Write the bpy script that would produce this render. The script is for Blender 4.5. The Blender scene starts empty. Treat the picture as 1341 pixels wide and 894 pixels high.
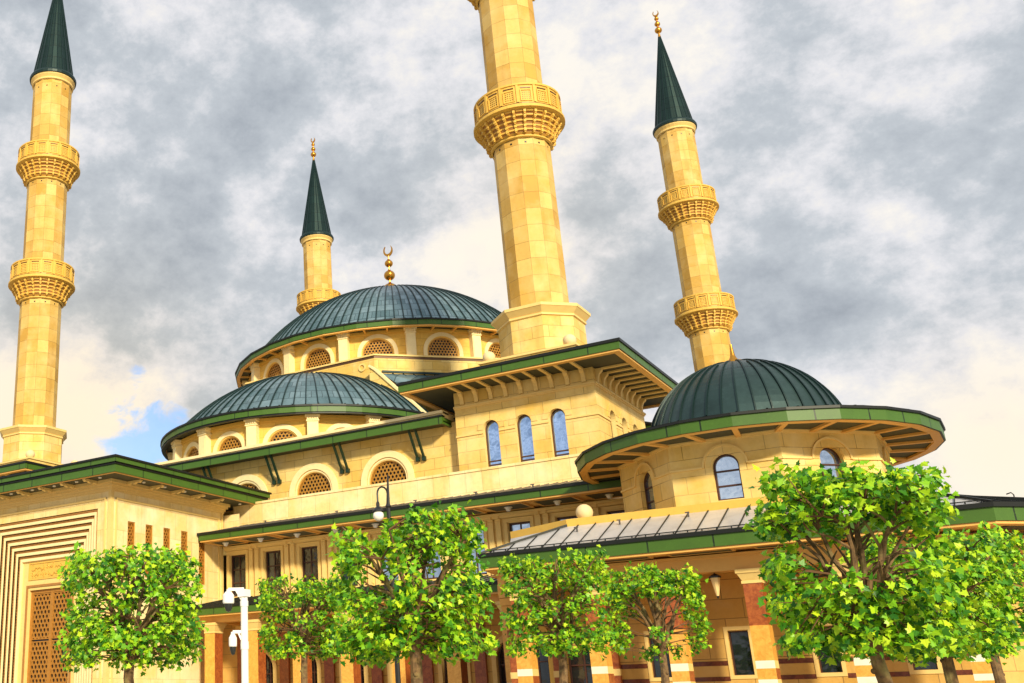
import bpy, math, random
from mathutils import Vector, Matrix
R = math.radians
PI = math.pi
rnd = random.Random(7)

# ------------------------------------------------------------------ camera, sky, sun, exposure
sc = bpy.context.scene
C = sc.collection
YAW, PIT, ROL = -0.62453, 0.33684, -0.01731
F_PX, SH_X, SH_Y = 1391.06, 332.45 / 1341, -8.06 / 1341
cd = bpy.data.cameras.new('camera'); cam = bpy.data.objects.new('camera', cd); C.objects.link(cam)
Fv = Vector((math.sin(YAW) * math.cos(PIT), math.cos(YAW) * math.cos(PIT), math.sin(PIT)))
R0 = Vector((math.cos(YAW), -math.sin(YAW), 0)); U0 = R0.cross(Fv)
Rv = R0 * math.cos(ROL) + U0 * math.sin(ROL); Uv = U0 * math.cos(ROL) - R0 * math.sin(ROL)
cam.matrix_world = Matrix(((Rv.x, Uv.x, -Fv.x, 0), (Rv.y, Uv.y, -Fv.y, 0), (Rv.z, Uv.z, -Fv.z, 0), (0, 0, 0, 1)))
cd.sensor_width = 36; cd.sensor_fit = 'HORIZONTAL'; cd.lens = F_PX / 1341 * 36
cd.shift_x = SH_X; cd.shift_y = SH_Y; cd.clip_start = 0.1; cd.clip_end = 3000
sc.camera = cam
sc.view_settings.view_transform = 'Standard'; sc.view_settings.look = 'None'
sc.view_settings.exposure = 0.38; sc.view_settings.gamma = 1
sc.view_settings.use_curve_mapping = False

SUN_EL = 24
sun_h = Vector((0.74, -0.67, 0)).normalized()
to_sun = Vector((sun_h.x * math.cos(R(SUN_EL)), sun_h.y * math.cos(R(SUN_EL)), math.sin(R(SUN_EL))))
sl = bpy.data.lights.new('sun', 'SUN'); sun = bpy.data.objects.new('sun', sl); C.objects.link(sun)
sl.energy = 4.2; sl.angle = R(5); sl.color = (1.0, 0.88, 0.62)
sun.rotation_euler = to_sun.to_track_quat('Z', 'Y').to_euler()

def pixdir(x, y):
    d = Fv + Rv * ((x - 338.05) / F_PX) - Uv * ((y - 438.94) / F_PX)
    return d.normalized()

W = bpy.data.worlds.new('World'); sc.world = W; W.use_nodes = True
nt = W.node_tree; nt.nodes.clear()
def N(t, **k):
    n = nt.nodes.new(t)
    for a, b in k.items(): setattr(n, a, b)
    return n
def wmath(op, a, b=None, clamp=False):
    n = N('ShaderNodeMath', operation=op, use_clamp=clamp)
    for i, v in enumerate((a, b)):
        if v is None: continue
        if isinstance(v, (int, float)): n.inputs[i].default_value = v
        else: nt.links.new(v, n.inputs[i])
    return n.outputs[0]
tc = N('ShaderNodeTexCoord'); dirv = tc.outputs['Generated']
sep = N('ShaderNodeSeparateXYZ'); nt.links.new(dirv, sep.inputs[0])
den = wmath('ADD', wmath('MAXIMUM', sep.outputs[2], 0.0), 0.5)
cmb = N('ShaderNodeCombineXYZ')
nt.links.new(wmath('DIVIDE', sep.outputs[0], den), cmb.inputs[0])
nt.links.new(wmath('DIVIDE', sep.outputs[1], den), cmb.inputs[1])
def noise(scale, detail, rough, dist, off):
    mp = N('ShaderNodeMapping'); mp.inputs['Location'].default_value = off
    nt.links.new(dirv, mp.inputs[0]); mp.inputs['Scale'].default_value = (1, 1, 1.35)
    n = N('ShaderNodeTexNoise'); n.inputs['Scale'].default_value = scale; n.inputs['Detail'].default_value = detail
    n.inputs['Roughness'].default_value = rough; n.inputs['Distortion'].default_value = dist
    nt.links.new(mp.outputs[0], n.inputs['Vector']); return n.outputs[0]
n_big = noise(3.1, 5, 0.5, 0.0, (3.1, 1.7, 0))
n_mid = noise(8.5, 13, 0.65, 0.0, (9.4, 2.2, 4))
n_edge = noise(24, 6, 0.6, 0.4, (1.4, 7.2, 2))
def spot(x, y, rad_px, amp):
    d = pixdir(x, y)
    v = N('ShaderNodeVectorMath', operation='DISTANCE'); nt.links.new(dirv, v.inputs[0]); v.inputs[1].default_value = d
    a = rad_px / F_PX
    q = wmath('DIVIDE', v.outputs['Value'], a)
    e = wmath('POWER', 2.718, wmath('MULTIPLY', wmath('MULTIPLY', q, q), -1.0))
    return wmath('MULTIPLY', e, amp)
val = wmath('ADD', wmath('MULTIPLY', wmath('SUBTRACT', n_big, 0.5), 0.80), wmath('MULTIPLY', wmath('SUBTRACT', n_mid, 0.5), 1.55))
tot = wmath('ADD', val, 0.585)
for s in ((60, 560, 90, 0.34), (170, 540, 70, 0.22), (-60, 480, 110, 0.2), (640, 330, 95, 0.20), (790, 130, 110, 0.20), (985, 230, 110, 0.17), (1320, 590, 100, 0.36), (700, 250, 60, .1),
          (1190, 120, 50, 0.16), (560, 60, 70, 0.10), (310, 130, 120, 0.10), (1090, 90, 110, -0.07), (1140, 420, 190, -0.08), (300, 480, 110, -0.05), (1330, 230, 90, -0.04), (140, 420, 80, -.04)):
    tot = wmath('ADD', tot, spot(*s))
ramp = N('ShaderNodeValToRGB'); nt.links.new(tot, ramp.inputs[0])
cr = ramp.color_ramp; cr.elements[0].position = 0.12; cr.elements[0].color = (0.30, 0.335, 0.385, 1)
cr.elements[1].position = 1.15 if False else 1.0; cr.elements[1].color = (0.98, 0.93, 0.84, 1)
for p, c in ((0.34, (0.42, 0.46, 0.51, 1)), (0.54, (0.54, 0.58, 0.625, 1)), (0.72, (0.78, 0.78, 0.81, 1)), (0.87, (0.94, 0.90, 0.84, 1))):
    e = cr.elements.new(p); e.color = c
sky = N('ShaderNodeTexSky', sky_type='NISHITA'); sky.sun_disc = False
sky.sun_elevation = R(SUN_EL); sky.sun_rotation = math.atan2(to_sun.x, to_sun.y)
skb = N('ShaderNodeMix', data_type='RGBA', blend_type='MULTIPLY'); skb.inputs['Factor'].default_value = 1
nt.links.new(sky.outputs[0], skb.inputs['A']); skb.inputs['B'].default_value = (0.135, 0.155, 0.185, 1)
hole = wmath('ADD', spot(195, 578, 45, 0.98), wmath('ADD', spot(183, 494, 20, 0.42), spot(245, 566, 42, 0.75)))
hole = wmath('ADD', hole, wmath('MULTIPLY', wmath('SUBTRACT', n_edge, 0.5), 2.6))
hole = wmath('ADD', hole, wmath('MULTIPLY', wmath('SUBTRACT', n_mid, 0.5), 1.3))
mr = N('ShaderNodeMapRange', interpolation_type='SMOOTHSTEP'); nt.links.new(hole, mr.inputs[0])
mr.inputs[1].default_value = 0.42; mr.inputs[2].default_value = 0.95
near = wmath('ADD', wmath('ADD', spot(195, 562, 70, 1.6), spot(183, 494, 30, 1.6)), spot(255, 555, 60, 1.4), True)
hm = wmath('MULTIPLY', wmath('MULTIPLY', mr.outputs[0], 0.85), near, True)
mix = N('ShaderNodeMix', data_type='RGBA'); nt.links.new(hm, mix.inputs['Factor'])
warm = wmath('ADD', wmath('ADD', spot(90, 560, 190, .95), spot(1320, 590, 110, .6)), spot(700, 330, 160, .35), True)
wm = N('ShaderNodeMix', data_type='RGBA', blend_type='MULTIPLY'); nt.links.new(warm, wm.inputs['Factor'])
nt.links.new(ramp.outputs[0], wm.inputs['A']); wm.inputs['B'].default_value = (1.06, .95, .78, 1)
nt.links.new(wm.outputs['Result'], mix.inputs['A']); nt.links.new(skb.outputs['Result'], mix.inputs['B'])
bg = N('ShaderNodeBackground'); bg.inputs['Strength'].default_value = 0.80
nt.links.new(mix.outputs['Result'], bg.inputs[0])
out = N('ShaderNodeOutputWorld'); nt.links.new(bg.outputs[0], out.inputs[0])

# ------------------------------------------------------------------ materials
class M_:
    def __init__(s, name):
        s.m = bpy.data.materials.new(name); s.m.use_nodes = True; s.nt = s.m.node_tree
        s.b = s.nt.nodes['Principled BSDF']
    def n(s, t, **k):
        x = s.nt.nodes.new(t)
        for a, b in k.items(): setattr(x, a, b)
        return x
    def l(s, a, b): s.nt.links.new(a, b)
    def math(s, op, a, b=None, clamp=False):
        n = s.n('ShaderNodeMath', operation=op, use_clamp=clamp)
        for i, v in enumerate((a, b)):
            if v is None: continue
            if isinstance(v, (int, float)): n.inputs[i].default_value = v
            else: s.l(v, n.inputs[i])
        return n.outputs[0]
    def mixc(s, f, a, b, blend='MIX'):
        n = s.n('ShaderNodeMix', data_type='RGBA', blend_type=blend)
        for k, v in (('Factor', f), ('A', a), ('B', b)):
            if hasattr(v, 'is_linked') or hasattr(v, 'links'): s.l(v, n.inputs[k])
            elif isinstance(v, (int, float)): n.inputs[k].default_value = v
            else: n.inputs[k].default_value = (*v, 1)
        return n.outputs['Result']
    def noise(s, scale, detail=6, rough=.6, vec=None, dist=0):
        n = s.n('ShaderNodeTexNoise'); n.inputs['Scale'].default_value = scale; n.inputs['Detail'].default_value = detail
        n.inputs['Roughness'].default_value = rough; n.inputs['Distortion'].default_value = dist
        if vec is None:
            g = s.n('ShaderNodeNewGeometry'); vec = g.outputs['Position']
        s.l(vec, n.inputs['Vector']); return n.outputs[0]
    def wallvec(s):
        g = s.n('ShaderNodeNewGeometry')
        a = s.n('ShaderNodeSeparateXYZ'); s.l(g.outputs['True Normal'], a.inputs[0])
        p = s.n('ShaderNodeSeparateXYZ'); s.l(g.outputs['Position'], p.inputs[0])
        u = s.math('SUBTRACT', s.math('MULTIPLY', a.outputs[0], p.outputs[1]), s.math('MULTIPLY', a.outputs[1], p.outputs[0]))
        c = s.n('ShaderNodeCombineXYZ'); s.l(u, c.inputs[0]); s.l(p.outputs[2], c.inputs[1])
        return c.outputs[0]
    def uv(s):
        return s.n('ShaderNodeUVMap').outputs[0]
    def brick(s, vec, w, h, mortar, c1, c2, cm, off=.5, smooth=.1):
        b = s.n('ShaderNodeTexBrick'); s.l(vec, b.inputs['Vector']); b.offset = off
        b.inputs['Scale'].default_value = 1; b.inputs['Brick Width'].default_value = w; b.inputs['Row Height'].default_value = h
        b.inputs['Mortar Size'].default_value = mortar; b.inputs['Mortar Smooth'].default_value = smooth
        b.inputs['Color1'].default_value = (*c1, 1); b.inputs['Color2'].default_value = (*c2, 1); b.inputs['Mortar'].default_value = (*cm, 1)
        return b
    def set(s, col=None, rough=.6, metal=0, spec=None):
        if col is not None:
            if hasattr(col, 'links'): s.l(col, s.b.inputs['Base Color'])
            else: s.b.inputs['Base Color'].default_value = (*col, 1)
        s.b.inputs['Roughness'].default_value = rough; s.b.inputs['Metallic'].default_value = metal
        if spec is not None: s.b.inputs['Specular IOR Level'].default_value = spec
        return s
    def bump(s, h, strength=.3, dist=.02):
        b = s.n('ShaderNodeBump'); b.inputs['Strength'].default_value = strength; b.inputs['Distance'].default_value = dist
        s.l(h, b.inputs['Height']); s.l(b.outputs[0], s.b.inputs['Normal'])

def stone_mat(name, w, h, c1, c2, cm, uv=False, mortar=.012, off=.5, stain=.55):
    m = M_(name); vec = m.uv() if uv else m.wallvec()
    b = m.brick(vec, w, h, mortar, c1, c2, cm, off)
    n1 = m.noise(0.55, 5, .6); n2 = m.noise(5, 8, .7)
    c = m.mixc(m.math('MULTIPLY', m.math('SUBTRACT', n2, .45, True), 1.2, True), b.outputs['Color'], (c1[0] * .62, c1[1] * .52, c1[2] * .40))
    g = m.n('ShaderNodeNewGeometry'); mp = m.n('ShaderNodeMapping'); mp.inputs['Scale'].default_value = (1.6, 1.6, .14)
    m.l(g.outputs['Position'], mp.inputs[0])
    n3 = m.noise(1.0, 6, .65, mp.outputs[0])
    st = m.math('MULTIPLY', m.math('SUBTRACT', n3, .52, True), 3.2 * stain, True)
    c = m.mixc(st, c, (c1[0] * .50, c1[1] * .37, c1[2] * .22))
    n4 = m.noise(.33, 4, .6)
    c = m.mixc(m.math('MULTIPLY', m.math('SUBTRACT', n4, .50, True), 3.0, True), c, (c1[0] * .92, c1[1] * .78, c1[2] * .42))
    c = m.mixc(m.math('MULTIPLY', m.math('SUBTRACT', n1, .45, True), 2.2, True), c, (min(1, c1[0] * 1.06), c1[1] * 1.16, c1[2] * 1.7))
    m.set(c, .72); m.bump(m.math('ADD', m.math('MULTIPLY', b.outputs['Fac'], -1.0), m.math('MULTIPLY', n2, .25)), .45, .015)
    return m.m
ST1, ST2, STM = (.79, .58, .195), (.67, .43, .09), (.27, .14, .03)
MAT = {}
MAT['stone'] = stone_mat('ashlar_stone', 1.35, .62, ST1, ST2, STM)
MAT['tower_stone'] = stone_mat('tower_ashlar_stone', 1.5, .68, ST1, ST2, STM)
MAT['drum_stone'] = stone_mat('drum_stone', 1.6, .55, (.78, .50, .10), (.70, .44, .08), (.42, .24, .05))
MAT['block_stone'] = stone_mat('entrance_block_stone', .95, 1.5, (.84, .68, .34), (.78, .58, .22), (.42, .27, .09), mortar=.008)
MAT['minaret_stone'] = stone_mat('minaret_stone', 1, 1.05, (.71, .485, .14), (.50, .275, .035), (.26, .13, .025), True, .012, 0, .65)
MAT['wall_stone'] = stone_mat('portico_wall_stone', 1.45, .72, (.66, .40, .10), (.56, .32, .06), (.14, .07, .015))
def trim_mat(name, c, rough=.65, amt=.5):
    m = M_(name); n = m.noise(3.2, 7, .65); n2 = m.noise(.8, 4, .6)
    k = m.mixc(m.math('MULTIPLY', m.math('SUBTRACT', n, .46, True), 2.2 * amt, True), c, tuple(v * f for v, f in zip(c, (.72, .62, .5))))
    k = m.mixc(m.math('MULTIPLY', m.math('SUBTRACT', n2, .5, True), 1.3 * amt, True), k, tuple(min(1, v * f) for v, f in zip(c, (1.1, 1.12, 1.25))))
    m.set(k, rough); m.bump(n, .2, .01); return m.m
MAT['trim'] = trim_mat('cream_trim_stone', (.78, .56, .20))
MAT['pale'] = trim_mat('pale_parapet_stone', (.84, .69, .37))
MAT['carved'] = trim_mat('carved_stone', (.70, .43, .075))
MAT['white_stone'] = trim_mat('white_marble', (.82, .76, .62), .4)
MAT['ball'] = trim_mat('ball_stone', (.74, .58, .32))
MAT['amber'] = trim_mat('amber_painted_wood', (.74, .41, .10), .5, .35)
MAT['carved_brown'] = trim_mat('brown_carved_stone', (.36, .165, .04), .75, .9)  # own brown on the portal, painted shade on the minaret corbels
def seam_mat(name, c, w, cm, rough=.45):
    m = M_(name); b = m.brick(m.wallvec(), w, 50, .03, c, tuple(v * 1.06 for v in c), cm, 0)
    n = m.noise(1.3, 6, .6)
    k = m.mixc(m.math('MULTIPLY', m.math('SUBTRACT', n, .45, True), 1.6, True), b.outputs['Color'], tuple(v * .72 for v in c))
    n2 = m.noise(7, 6, .7); k = m.mixc(m.math('MULTIPLY', m.math('SUBTRACT', n2, .55, True), 2.0, True), k, tuple(v * 1.7 for v in c))
    m.set(k, rough, 0, .4); return m.m
MAT['green'] = seam_mat('green_fascia_metal', (.050, .118, .013), 2.3, (.006, .015, .005))
MAT['lime'] = MAT['green']
MAT['darkgreen'] = M_('dark_green_steel').set((.012, .035, .018), .4, .3).m
MAT['gutter'] = M_('black_gutter_metal').set((.012, .014, .013), .45, .4).m
MAT['soffit'] = trim_mat('olive_soffit_board', (.050, .052, .026), .7, .4)
def dome_mat(name, c1, c2, row, rough=.38):
    m = M_(name); b = m.brick(m.uv(), 1, row, .03, c1, c2, tuple(v * .35 for v in c1), .5)
    n = m.noise(1.1, 7, .65); n2 = m.noise(7, 6, .6)
    k = m.mixc(m.math('MULTIPLY', m.math('SUBTRACT', n, .45, True), 1.9, True), b.outputs['Color'], tuple(v * .5 for v in c1))
    k = m.mixc(m.math('MULTIPLY', m.math('SUBTRACT', n2, .55, True), 1.4, True), k, tuple(v * 1.6 for v in c2))
    m.set(k, rough, .55); return m.m
MAT['dome'] = dome_mat('teal_dome_sheet', (.10, .185, .215), (.235, .345, .395), .9)
MAT['dome_dark'] = dome_mat('dark_teal_dome_sheet', (.026, .054, .055), (.040, .078, .078), 3)
MAT['cap'] = dome_mat('minaret_cap_sheet', (.006, .024, .023), (.010, .034, .032), 1.3, .45)
MAT['seam'] = M_('dark_seam').set((.004, .022, .022), .45, .3).m
def roof_mat(name, c, rough):
    m = M_(name); n = m.noise(1.6, 7, .65); n2 = m.noise(9, 5, .6)
    k = m.mixc(m.math('MULTIPLY', m.math('SUBTRACT', n, .42, True), 2.0, True), c, tuple(v * .66 for v in c))
    m.set(k, rough, .35); m.bump(n2, .12, .01); return m.m
MAT['sky_sheen_roof'] = roof_mat('zinc_roof_sky_sheen', (.66, .645, .66), .40)  # reflected sky put into the base colour of the roof metal
MAT['dark_roof'] = roof_mat('dark_zinc_roof', (.12, .15, .16), .42)
MAT['tan_roof'] = roof_mat('tan_zinc_roof', (.52, .43, .30), .5)
MAT['seam_grey'] = M_('grey_seam').set((.10, .09, .085), .5, .3).m
MAT['bronze'] = M_('gilded_brass').set((.62, .30, .045), .28, .9).m
def metalgrille(name, c):
    m = M_(name); n = m.noise(6, 5, .6)
    m.set(m.mixc(n, c, tuple(v * .5 for v in c)), .5, .25); return m.m
MAT['grille'] = metalgrille('gold_grille', (.58, .29, .045))
MAT['grille_brown'] = metalgrille('brown_grille', (.58, .26, .04))
MAT['behind'] = M_('dark_glass_behind_grille').set((.012, .010, .010), .25).m
MAT['glass_blue'] = M_('sky_reflection_glass').set((.36, .53, .86), .04, .95).m
def ripple_glass(name, c, metal, rough):
    m = M_(name); n = m.noise(.7, 3, .5)
    m.set(c, rough, metal, .8); m.bump(n, .35, .12); return m.m
MAT['glass_blue'] = ripple_glass('sky_reflection_glass', (.46, .64, .95), .95, .03)  # blue of the mirrored sky put into the glass colour
MAT['glass_dark'] = ripple_glass('dark_glass', (.010, .014, .016), 0, .06)
MAT['glass_sky'] = ripple_glass('mirror_glass', (.55, .66, .80), .9, .03)
MAT['wood'] = M_('dark_brown_frame').set((.055, .018, .010), .45).m
MAT['bronze_frame'] = M_('bronze_window_frame').set((.10, .045, .015), .4, .3).m
def marble(name, c, dark, sc_, amt):
    m = M_(name); n = m.noise(sc_, 9, .7, dist=1.2); n2 = m.noise(sc_ * 3.5, 6, .7)
    r = m.n('ShaderNodeValToRGB'); m.l(n, r.inputs[0])
    r.color_ramp.elements[0].position = .35; r.color_ramp.elements[0].color = (*dark, 1)
    r.color_ramp.elements[1].position = .62; r.color_ramp.elements[1].color = (*c, 1)
    k = m.mixc(m.math('MULTIPLY', m.math('SUBTRACT', n2, .55, True), amt, True), r.outputs[0], tuple(min(1, v * 1.6) for v in c))
    m.set(k, .3); return m.m
MAT['red_marble'] = marble('red_marble', (.42, .12, .028), (.22, .045, .012), 4.5, 1.5)
MAT['amber_marble'] = marble('amber_marble', (.80, .42, .08), (.62, .27, .04), 4.5, 1.5)
MAT['band_marble'] = marble('dark_red_band_marble', (.19, .05, .022), (.08, .018, .01), 4, 1.5)
MAT['white_paint'] = M_('white_enamel').set((.80, .79, .76), .35).m
MAT['black_paint'] = M_('black_lamp_paint').set((.012, .012, .013), .4).m
MAT['opal'] = M_('opal_lamp_glass').set((.80, .78, .72), .2).m
MAT['lantern_glass'] = M_('amber_lantern_glass').set((.78, .56, .25), .3).m
MAT['gold_letters'] = M_('gilt_lettering').set((.70, .42, .08), .35, .4).m
def bark_mat():
    m = M_('plane_bark'); n = m.noise(7, 6, .65, dist=.6); n2 = m.noise(2.3, 4, .5)
    k = m.mixc(m.math('MULTIPLY', m.math('SUBTRACT', n, .42, True), 4, True), (.20, .115, .045), (.055, .030, .016))
    k = m.mixc(m.math('MULTIPLY', m.math('SUBTRACT', n2, .54, True), 6, True), k, (.34, .27, .10))
    m.set(k, .8); m.bump(n, .5, .02); return m.m
MAT['bark'] = bark_mat()
MAT['twig'] = M_('twig_bark').set((.13, .062, .024), .8).m
def leaf_mat(name, cols, trans):
    m = M_(name)
    g = m.n('ShaderNodeNewGeometry')
    r = m.n('ShaderNodeValToRGB'); m.l(g.outputs['Random Per Island'], r.inputs[0])
    e = r.color_ramp.elements
    e[0].position = 0; e[0].color = (*cols[0], 1); e[1].position = 1; e[1].color = (*cols[-1], 1)
    for i, c in enumerate(cols[1:-1]):
        q = e.new((i + 1) / (len(cols) - 1)); q.color = (*c, 1)
    m.set(r.outputs[0], .42, 0, .35)
    tr = m.n('ShaderNodeBsdfTranslucent'); m.l(r.outputs[0], tr.inputs[0])
    mx = m.n('ShaderNodeMixShader'); mx.inputs[0].default_value = trans
    o = m.nt.nodes['Material Output']
    m.l(m.b.outputs[0], mx.inputs[1]); m.l(tr.outputs[0], mx.inputs[2]); m.l(mx.outputs[0], o.inputs[0])
    return m.m
MAT['leaf'] = leaf_mat('plane_leaf', [(.018, .11, .010), (.07, .26, .012), (.21, .50, .014), (.36, .62, .016), (.58, .74, .02)], .27)  # random leaf greens; the darkest also stand in for shade inside the crown
def paving():
    m = M_('stone_paving'); g = m.n('ShaderNodeNewGeometry')
    b = m.brick(g.outputs['Position'], 1.2, .6, .01, (.46, .39, .29), (.40, .33, .245), (.20, .16, .115))
    n = m.noise(.6, 7, .6)
    m.set(m.mixc(m.math('MULTIPLY', m.math('SUBTRACT', n, .45, True), 1.5, True), b.outputs['Color'], (.34, .28, .21)), .7); return m.m
MAT['paving'] = paving()
MAT['grass'] = trim_mat('lawn_soil', (.05, .09, .02), .9, .9)

# ------------------------------------------------------------------ mesh builder
class MB:
    def __init__(s): s.v = []; s.f = []; s.m = []; s.u = []
    def face(s, pts, m=0, uv=None):
        b = len(s.v); s.v.extend([tuple(p) for p in pts]); s.f.append(tuple(range(b, b + len(pts)))); s.m.append(m)
        s.u.extend(uv if uv else [(p[0], p[2]) for p in pts])
    def box(s, x0, x1, y0, y1, z0, z1, m=0):
        a = [(x0, y0, z0), (x1, y0, z0), (x1, y1, z0), (x0, y1, z0), (x0, y0, z1), (x1, y0, z1), (x1, y1, z1), (x0, y1, z1)]
        for q in ((0, 3, 2, 1), (4, 5, 6, 7), (0, 1, 5, 4), (1, 2, 6, 5), (2, 3, 7, 6), (3, 0, 4, 7)): s.face([a[i] for i in q], m)
    def hexa(s, a, m=0):
        for q in ((0, 3, 2, 1), (4, 5, 6, 7), (0, 1, 5, 4), (1, 2, 6, 5), (2, 3, 7, 6), (3, 0, 4, 7)): s.face([a[i] for i in q], m)
    def beam(s, p0, p1, w, h, m=0, up=(0, 0, 1)):
        p0 = Vector(p0); p1 = Vector(p1); d = (p1 - p0).normalized(); up = Vector(up)
        if abs(d.dot(up)) > .98: up = Vector((0, 1, 0))
        sx = d.cross(up).normalized() * (w / 2); sz = sx.normalized().cross(d).normalized() * (h / 2)
        s.hexa([p0 - sx - sz, p0 + sx - sz, p1 + sx - sz, p1 - sx - sz, p0 - sx + sz, p0 + sx + sz, p1 + sx + sz, p1 - sx + sz], m)
    def prism(s, poly, z0, z1, m=0, top=True, bot=True):
        n = len(poly)
        for i in range(n):
            a = poly[i]; b = poly[(i + 1) % n]
            s.face([(a[0], a[1], z0), (b[0], b[1], z0), (b[0], b[1], z1), (a[0], a[1], z1)], m)
        if top: s.face([(p[0], p[1], z1) for p in poly], m)
        if bot: s.face([(p[0], p[1], z0) for p in reversed(poly)], m)
    def loft(s, A, B, za, zb, m=0, uvw=1.0):
        n = len(A)
        for i in range(n):
            a, b, c, d = A[i], A[(i + 1) % n], B[(i + 1) % n], B[i]
            s.face([(a[0], a[1], za), (b[0], b[1], za), (c[0], c[1], zb), (d[0], d[1], zb)], m)
    def lathe(s, cx, cy, prof, n, phase=0, m=0, a0=0, a1=2 * PI, mats=None):
        full = abs(a1 - a0 - 2 * PI) < 1e-6
        L = 0; ls = [0]
        for i in range(len(prof) - 1):
            L += math.hypot(prof[i + 1][0] - prof[i][0], prof[i + 1][1] - prof[i][1]); ls.append(L)
        for i in range(len(prof) - 1):
            (r0, z0), (r1, z1) = prof[i], prof[i + 1]
            mm = mats[i] if mats else m
            for k in range(n):
                t0 = phase + a0 + (a1 - a0) * k / n; t1 = phase + a0 + (a1 - a0) * (k + 1) / n
                p = lambda r, z, t: (cx + r * math.cos(t), cy + r * math.sin(t), z)
                if r0 < 1e-6: s.face([p(0, z0, 0), p(r1, z1, t1), p(r1, z1, t0)], mm, [(k + .5, ls[i]), (k + 1, ls[i + 1]), (k, ls[i + 1])])
                elif r1 < 1e-6: s.face([p(r0, z0, t0), p(r0, z0, t1), p(0, z1, 0)], mm, [(k, ls[i]), (k + 1, ls[i]), (k + .5, ls[i + 1])])
                else: s.face([p(r0, z0, t0), p(r0, z0, t1), p(r1, z1, t1), p(r1, z1, t0)], mm, [(k, ls[i]), (k + 1, ls[i]), (k + 1, ls[i + 1]), (k, ls[i + 1])])
    def ball(s, c, r, m=0, n=14):
        s.lathe(c[0], c[1], [(max(r * math.sin(PI * i / 8), 0) if 0 < i < 8 else 0, c[2] - r * math.cos(PI * i / 8)) for i in range(9)], n, 0, m)
    def tube(s, pts, radii, n=7, m=0, cap=True):
        pts = [Vector(p) for p in pts]; rings = []
        ref = Vector((.31, .77, .55))
        for i, p in enumerate(pts):
            d = (pts[min(i + 1, len(pts) - 1)] - pts[max(i - 1, 0)]).normalized()
            x = d.cross(ref).normalized(); y = d.cross(x)
            r = radii[i] if isinstance(radii, (list, tuple)) else radii
            rings.append([p + (x * math.cos(2 * PI * k / n) + y * math.sin(2 * PI * k / n)) * r for k in range(n)])
        for a, b in zip(rings, rings[1:]):
            for k in range(n): s.face([a[k], b[k], b[(k + 1) % n], a[(k + 1) % n]], m)
        if cap: s.face(list(reversed(rings[-1])), m); s.face(rings[0], m)
    def build(s, name, mats, parent=None, smooth=False, loc=None):
        me = bpy.data.meshes.new(name)
        me.from_pydata([tuple(v) for v in s.v], [], s.f)
        if not isinstance(mats, (list, tuple)): mats = [mats]
        for m in mats: me.materials.append(MAT[m])
        me.polygons.foreach_set('material_index', s.m)
        uv = me.uv_layers.new(name='UVMap')
        uv.data.foreach_set('uv', [c for t in s.u for c in t])
        if smooth:
            import bmesh
            bm = bmesh.new(); bm.from_mesh(me); bmesh.ops.remove_doubles(bm, verts=bm.verts, dist=.0005); bm.to_mesh(me); bm.free()
            me.polygons.foreach_set('use_smooth', [True] * len(me.polygons))
            if hasattr(me, 'set_sharp_from_angle'): me.set_sharp_from_angle(angle=R(35))
        me.update()
        o = bpy.data.objects.new(name, me); C.objects.link(o)
        if parent: o.parent = parent; o.matrix_parent_inverse = parent.matrix_world.inverted() if False else Matrix.Translation(-parent.location)
        return o

def thing(name, label, cat, loc=(0, 0, 0), group=None):
    o = bpy.data.objects.new(name, None); C.objects.link(o); o.location = loc; o.empty_display_size = .3
    o['label'] = label; o['category'] = cat
    if group: o['group'] = group
    return o

class Fr:                       # a vertical wall plane: u along, z up, off = outwards
    def __init__(s, p0, d):
        s.p = Vector((p0[0], p0[1])); s.d = Vector(d).normalized(); s.n = Vector((s.d.y, -s.d.x))
    def __call__(s, u, z, off=0):
        q = s.p + s.d * u + s.n * off; return (q.x, q.y, z)
    def box(s, mb, u0, u1, z0, z1, o0, o1, m=0):
        a = [s(u0, z0, o1), s(u1, z0, o1), s(u1, z0, o0), s(u0, z0, o0), s(u0, z1, o1), s(u1, z1, o1), s(u1, z1, o0), s(u0, z1, o0)]
        mb.hexa(a, m)

def arch(uc, w, z0, zs, kind='arch', n=14):   # outline, counter-clockwise from bottom left
    h = w / 2; P = [(uc - h, z0), (uc + h, z0)]
    if kind == 'rect': return P + [(uc + h, zs), (uc - h, zs)]
    if kind == 'arch': return P + [(uc + h * math.cos(PI * i / n), zs + h * math.sin(PI * i / n)) for i in range(n + 1)]
    rr = w * (.72 if kind == 'pointed' else .6); cx = rr - h; k = n // 2
    am = math.acos(cx / rr)
    right = [(uc - cx + rr * math.cos(am * i / k), zs + rr * math.sin(am * i / k)) for i in range(k + 1)]
    left = [(2 * uc - x, z) for x, z in reversed(right[:-1])]
    return P + right + left
def wall(mb, fr, L, z0, z1, ops, depth=.3, m=0, mr=None, u_from=0):
    """wall with openings (uc, w, zb, zspring, kind) and their reveals"""
    mr = m if mr is None else mr
    u = u_from
    for (uc, w, zb, zs, kind) in sorted(ops):
        a, b = uc - w / 2, uc + w / 2
        if a > u: mb.face([fr(u, z0), fr(a, z0), fr(a, z1), fr(u, z1)], m)
        if zb > z0: mb.face([fr(a, z0), fr(b, z0), fr(b, zb), fr(a, zb)], m)
        o = arch(uc, w, zb, zs, kind); top = o[2:]
        for p, q in zip(top, top[1:]):
            if p[0] - q[0] > 1e-5: mb.face([fr(q[0], q[1]), fr(p[0], p[1]), fr(p[0], z1), fr(q[0], z1)], m)
        for i in range(len(o)):
            p = o[i]; q = o[(i + 1) % len(o)]
            mb.face([fr(*p), fr(*p, -depth), fr(*q, -depth), fr(*q)], mr)
        u = b
    if u < L: mb.face([fr(u, z0), fr(L, z0), fr(L, z1), fr(u, z1)], m)
def sheet(mb, fr, outline, off, m=0): mb.face([fr(p[0], p[1], off) for p in outline], m)
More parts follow.
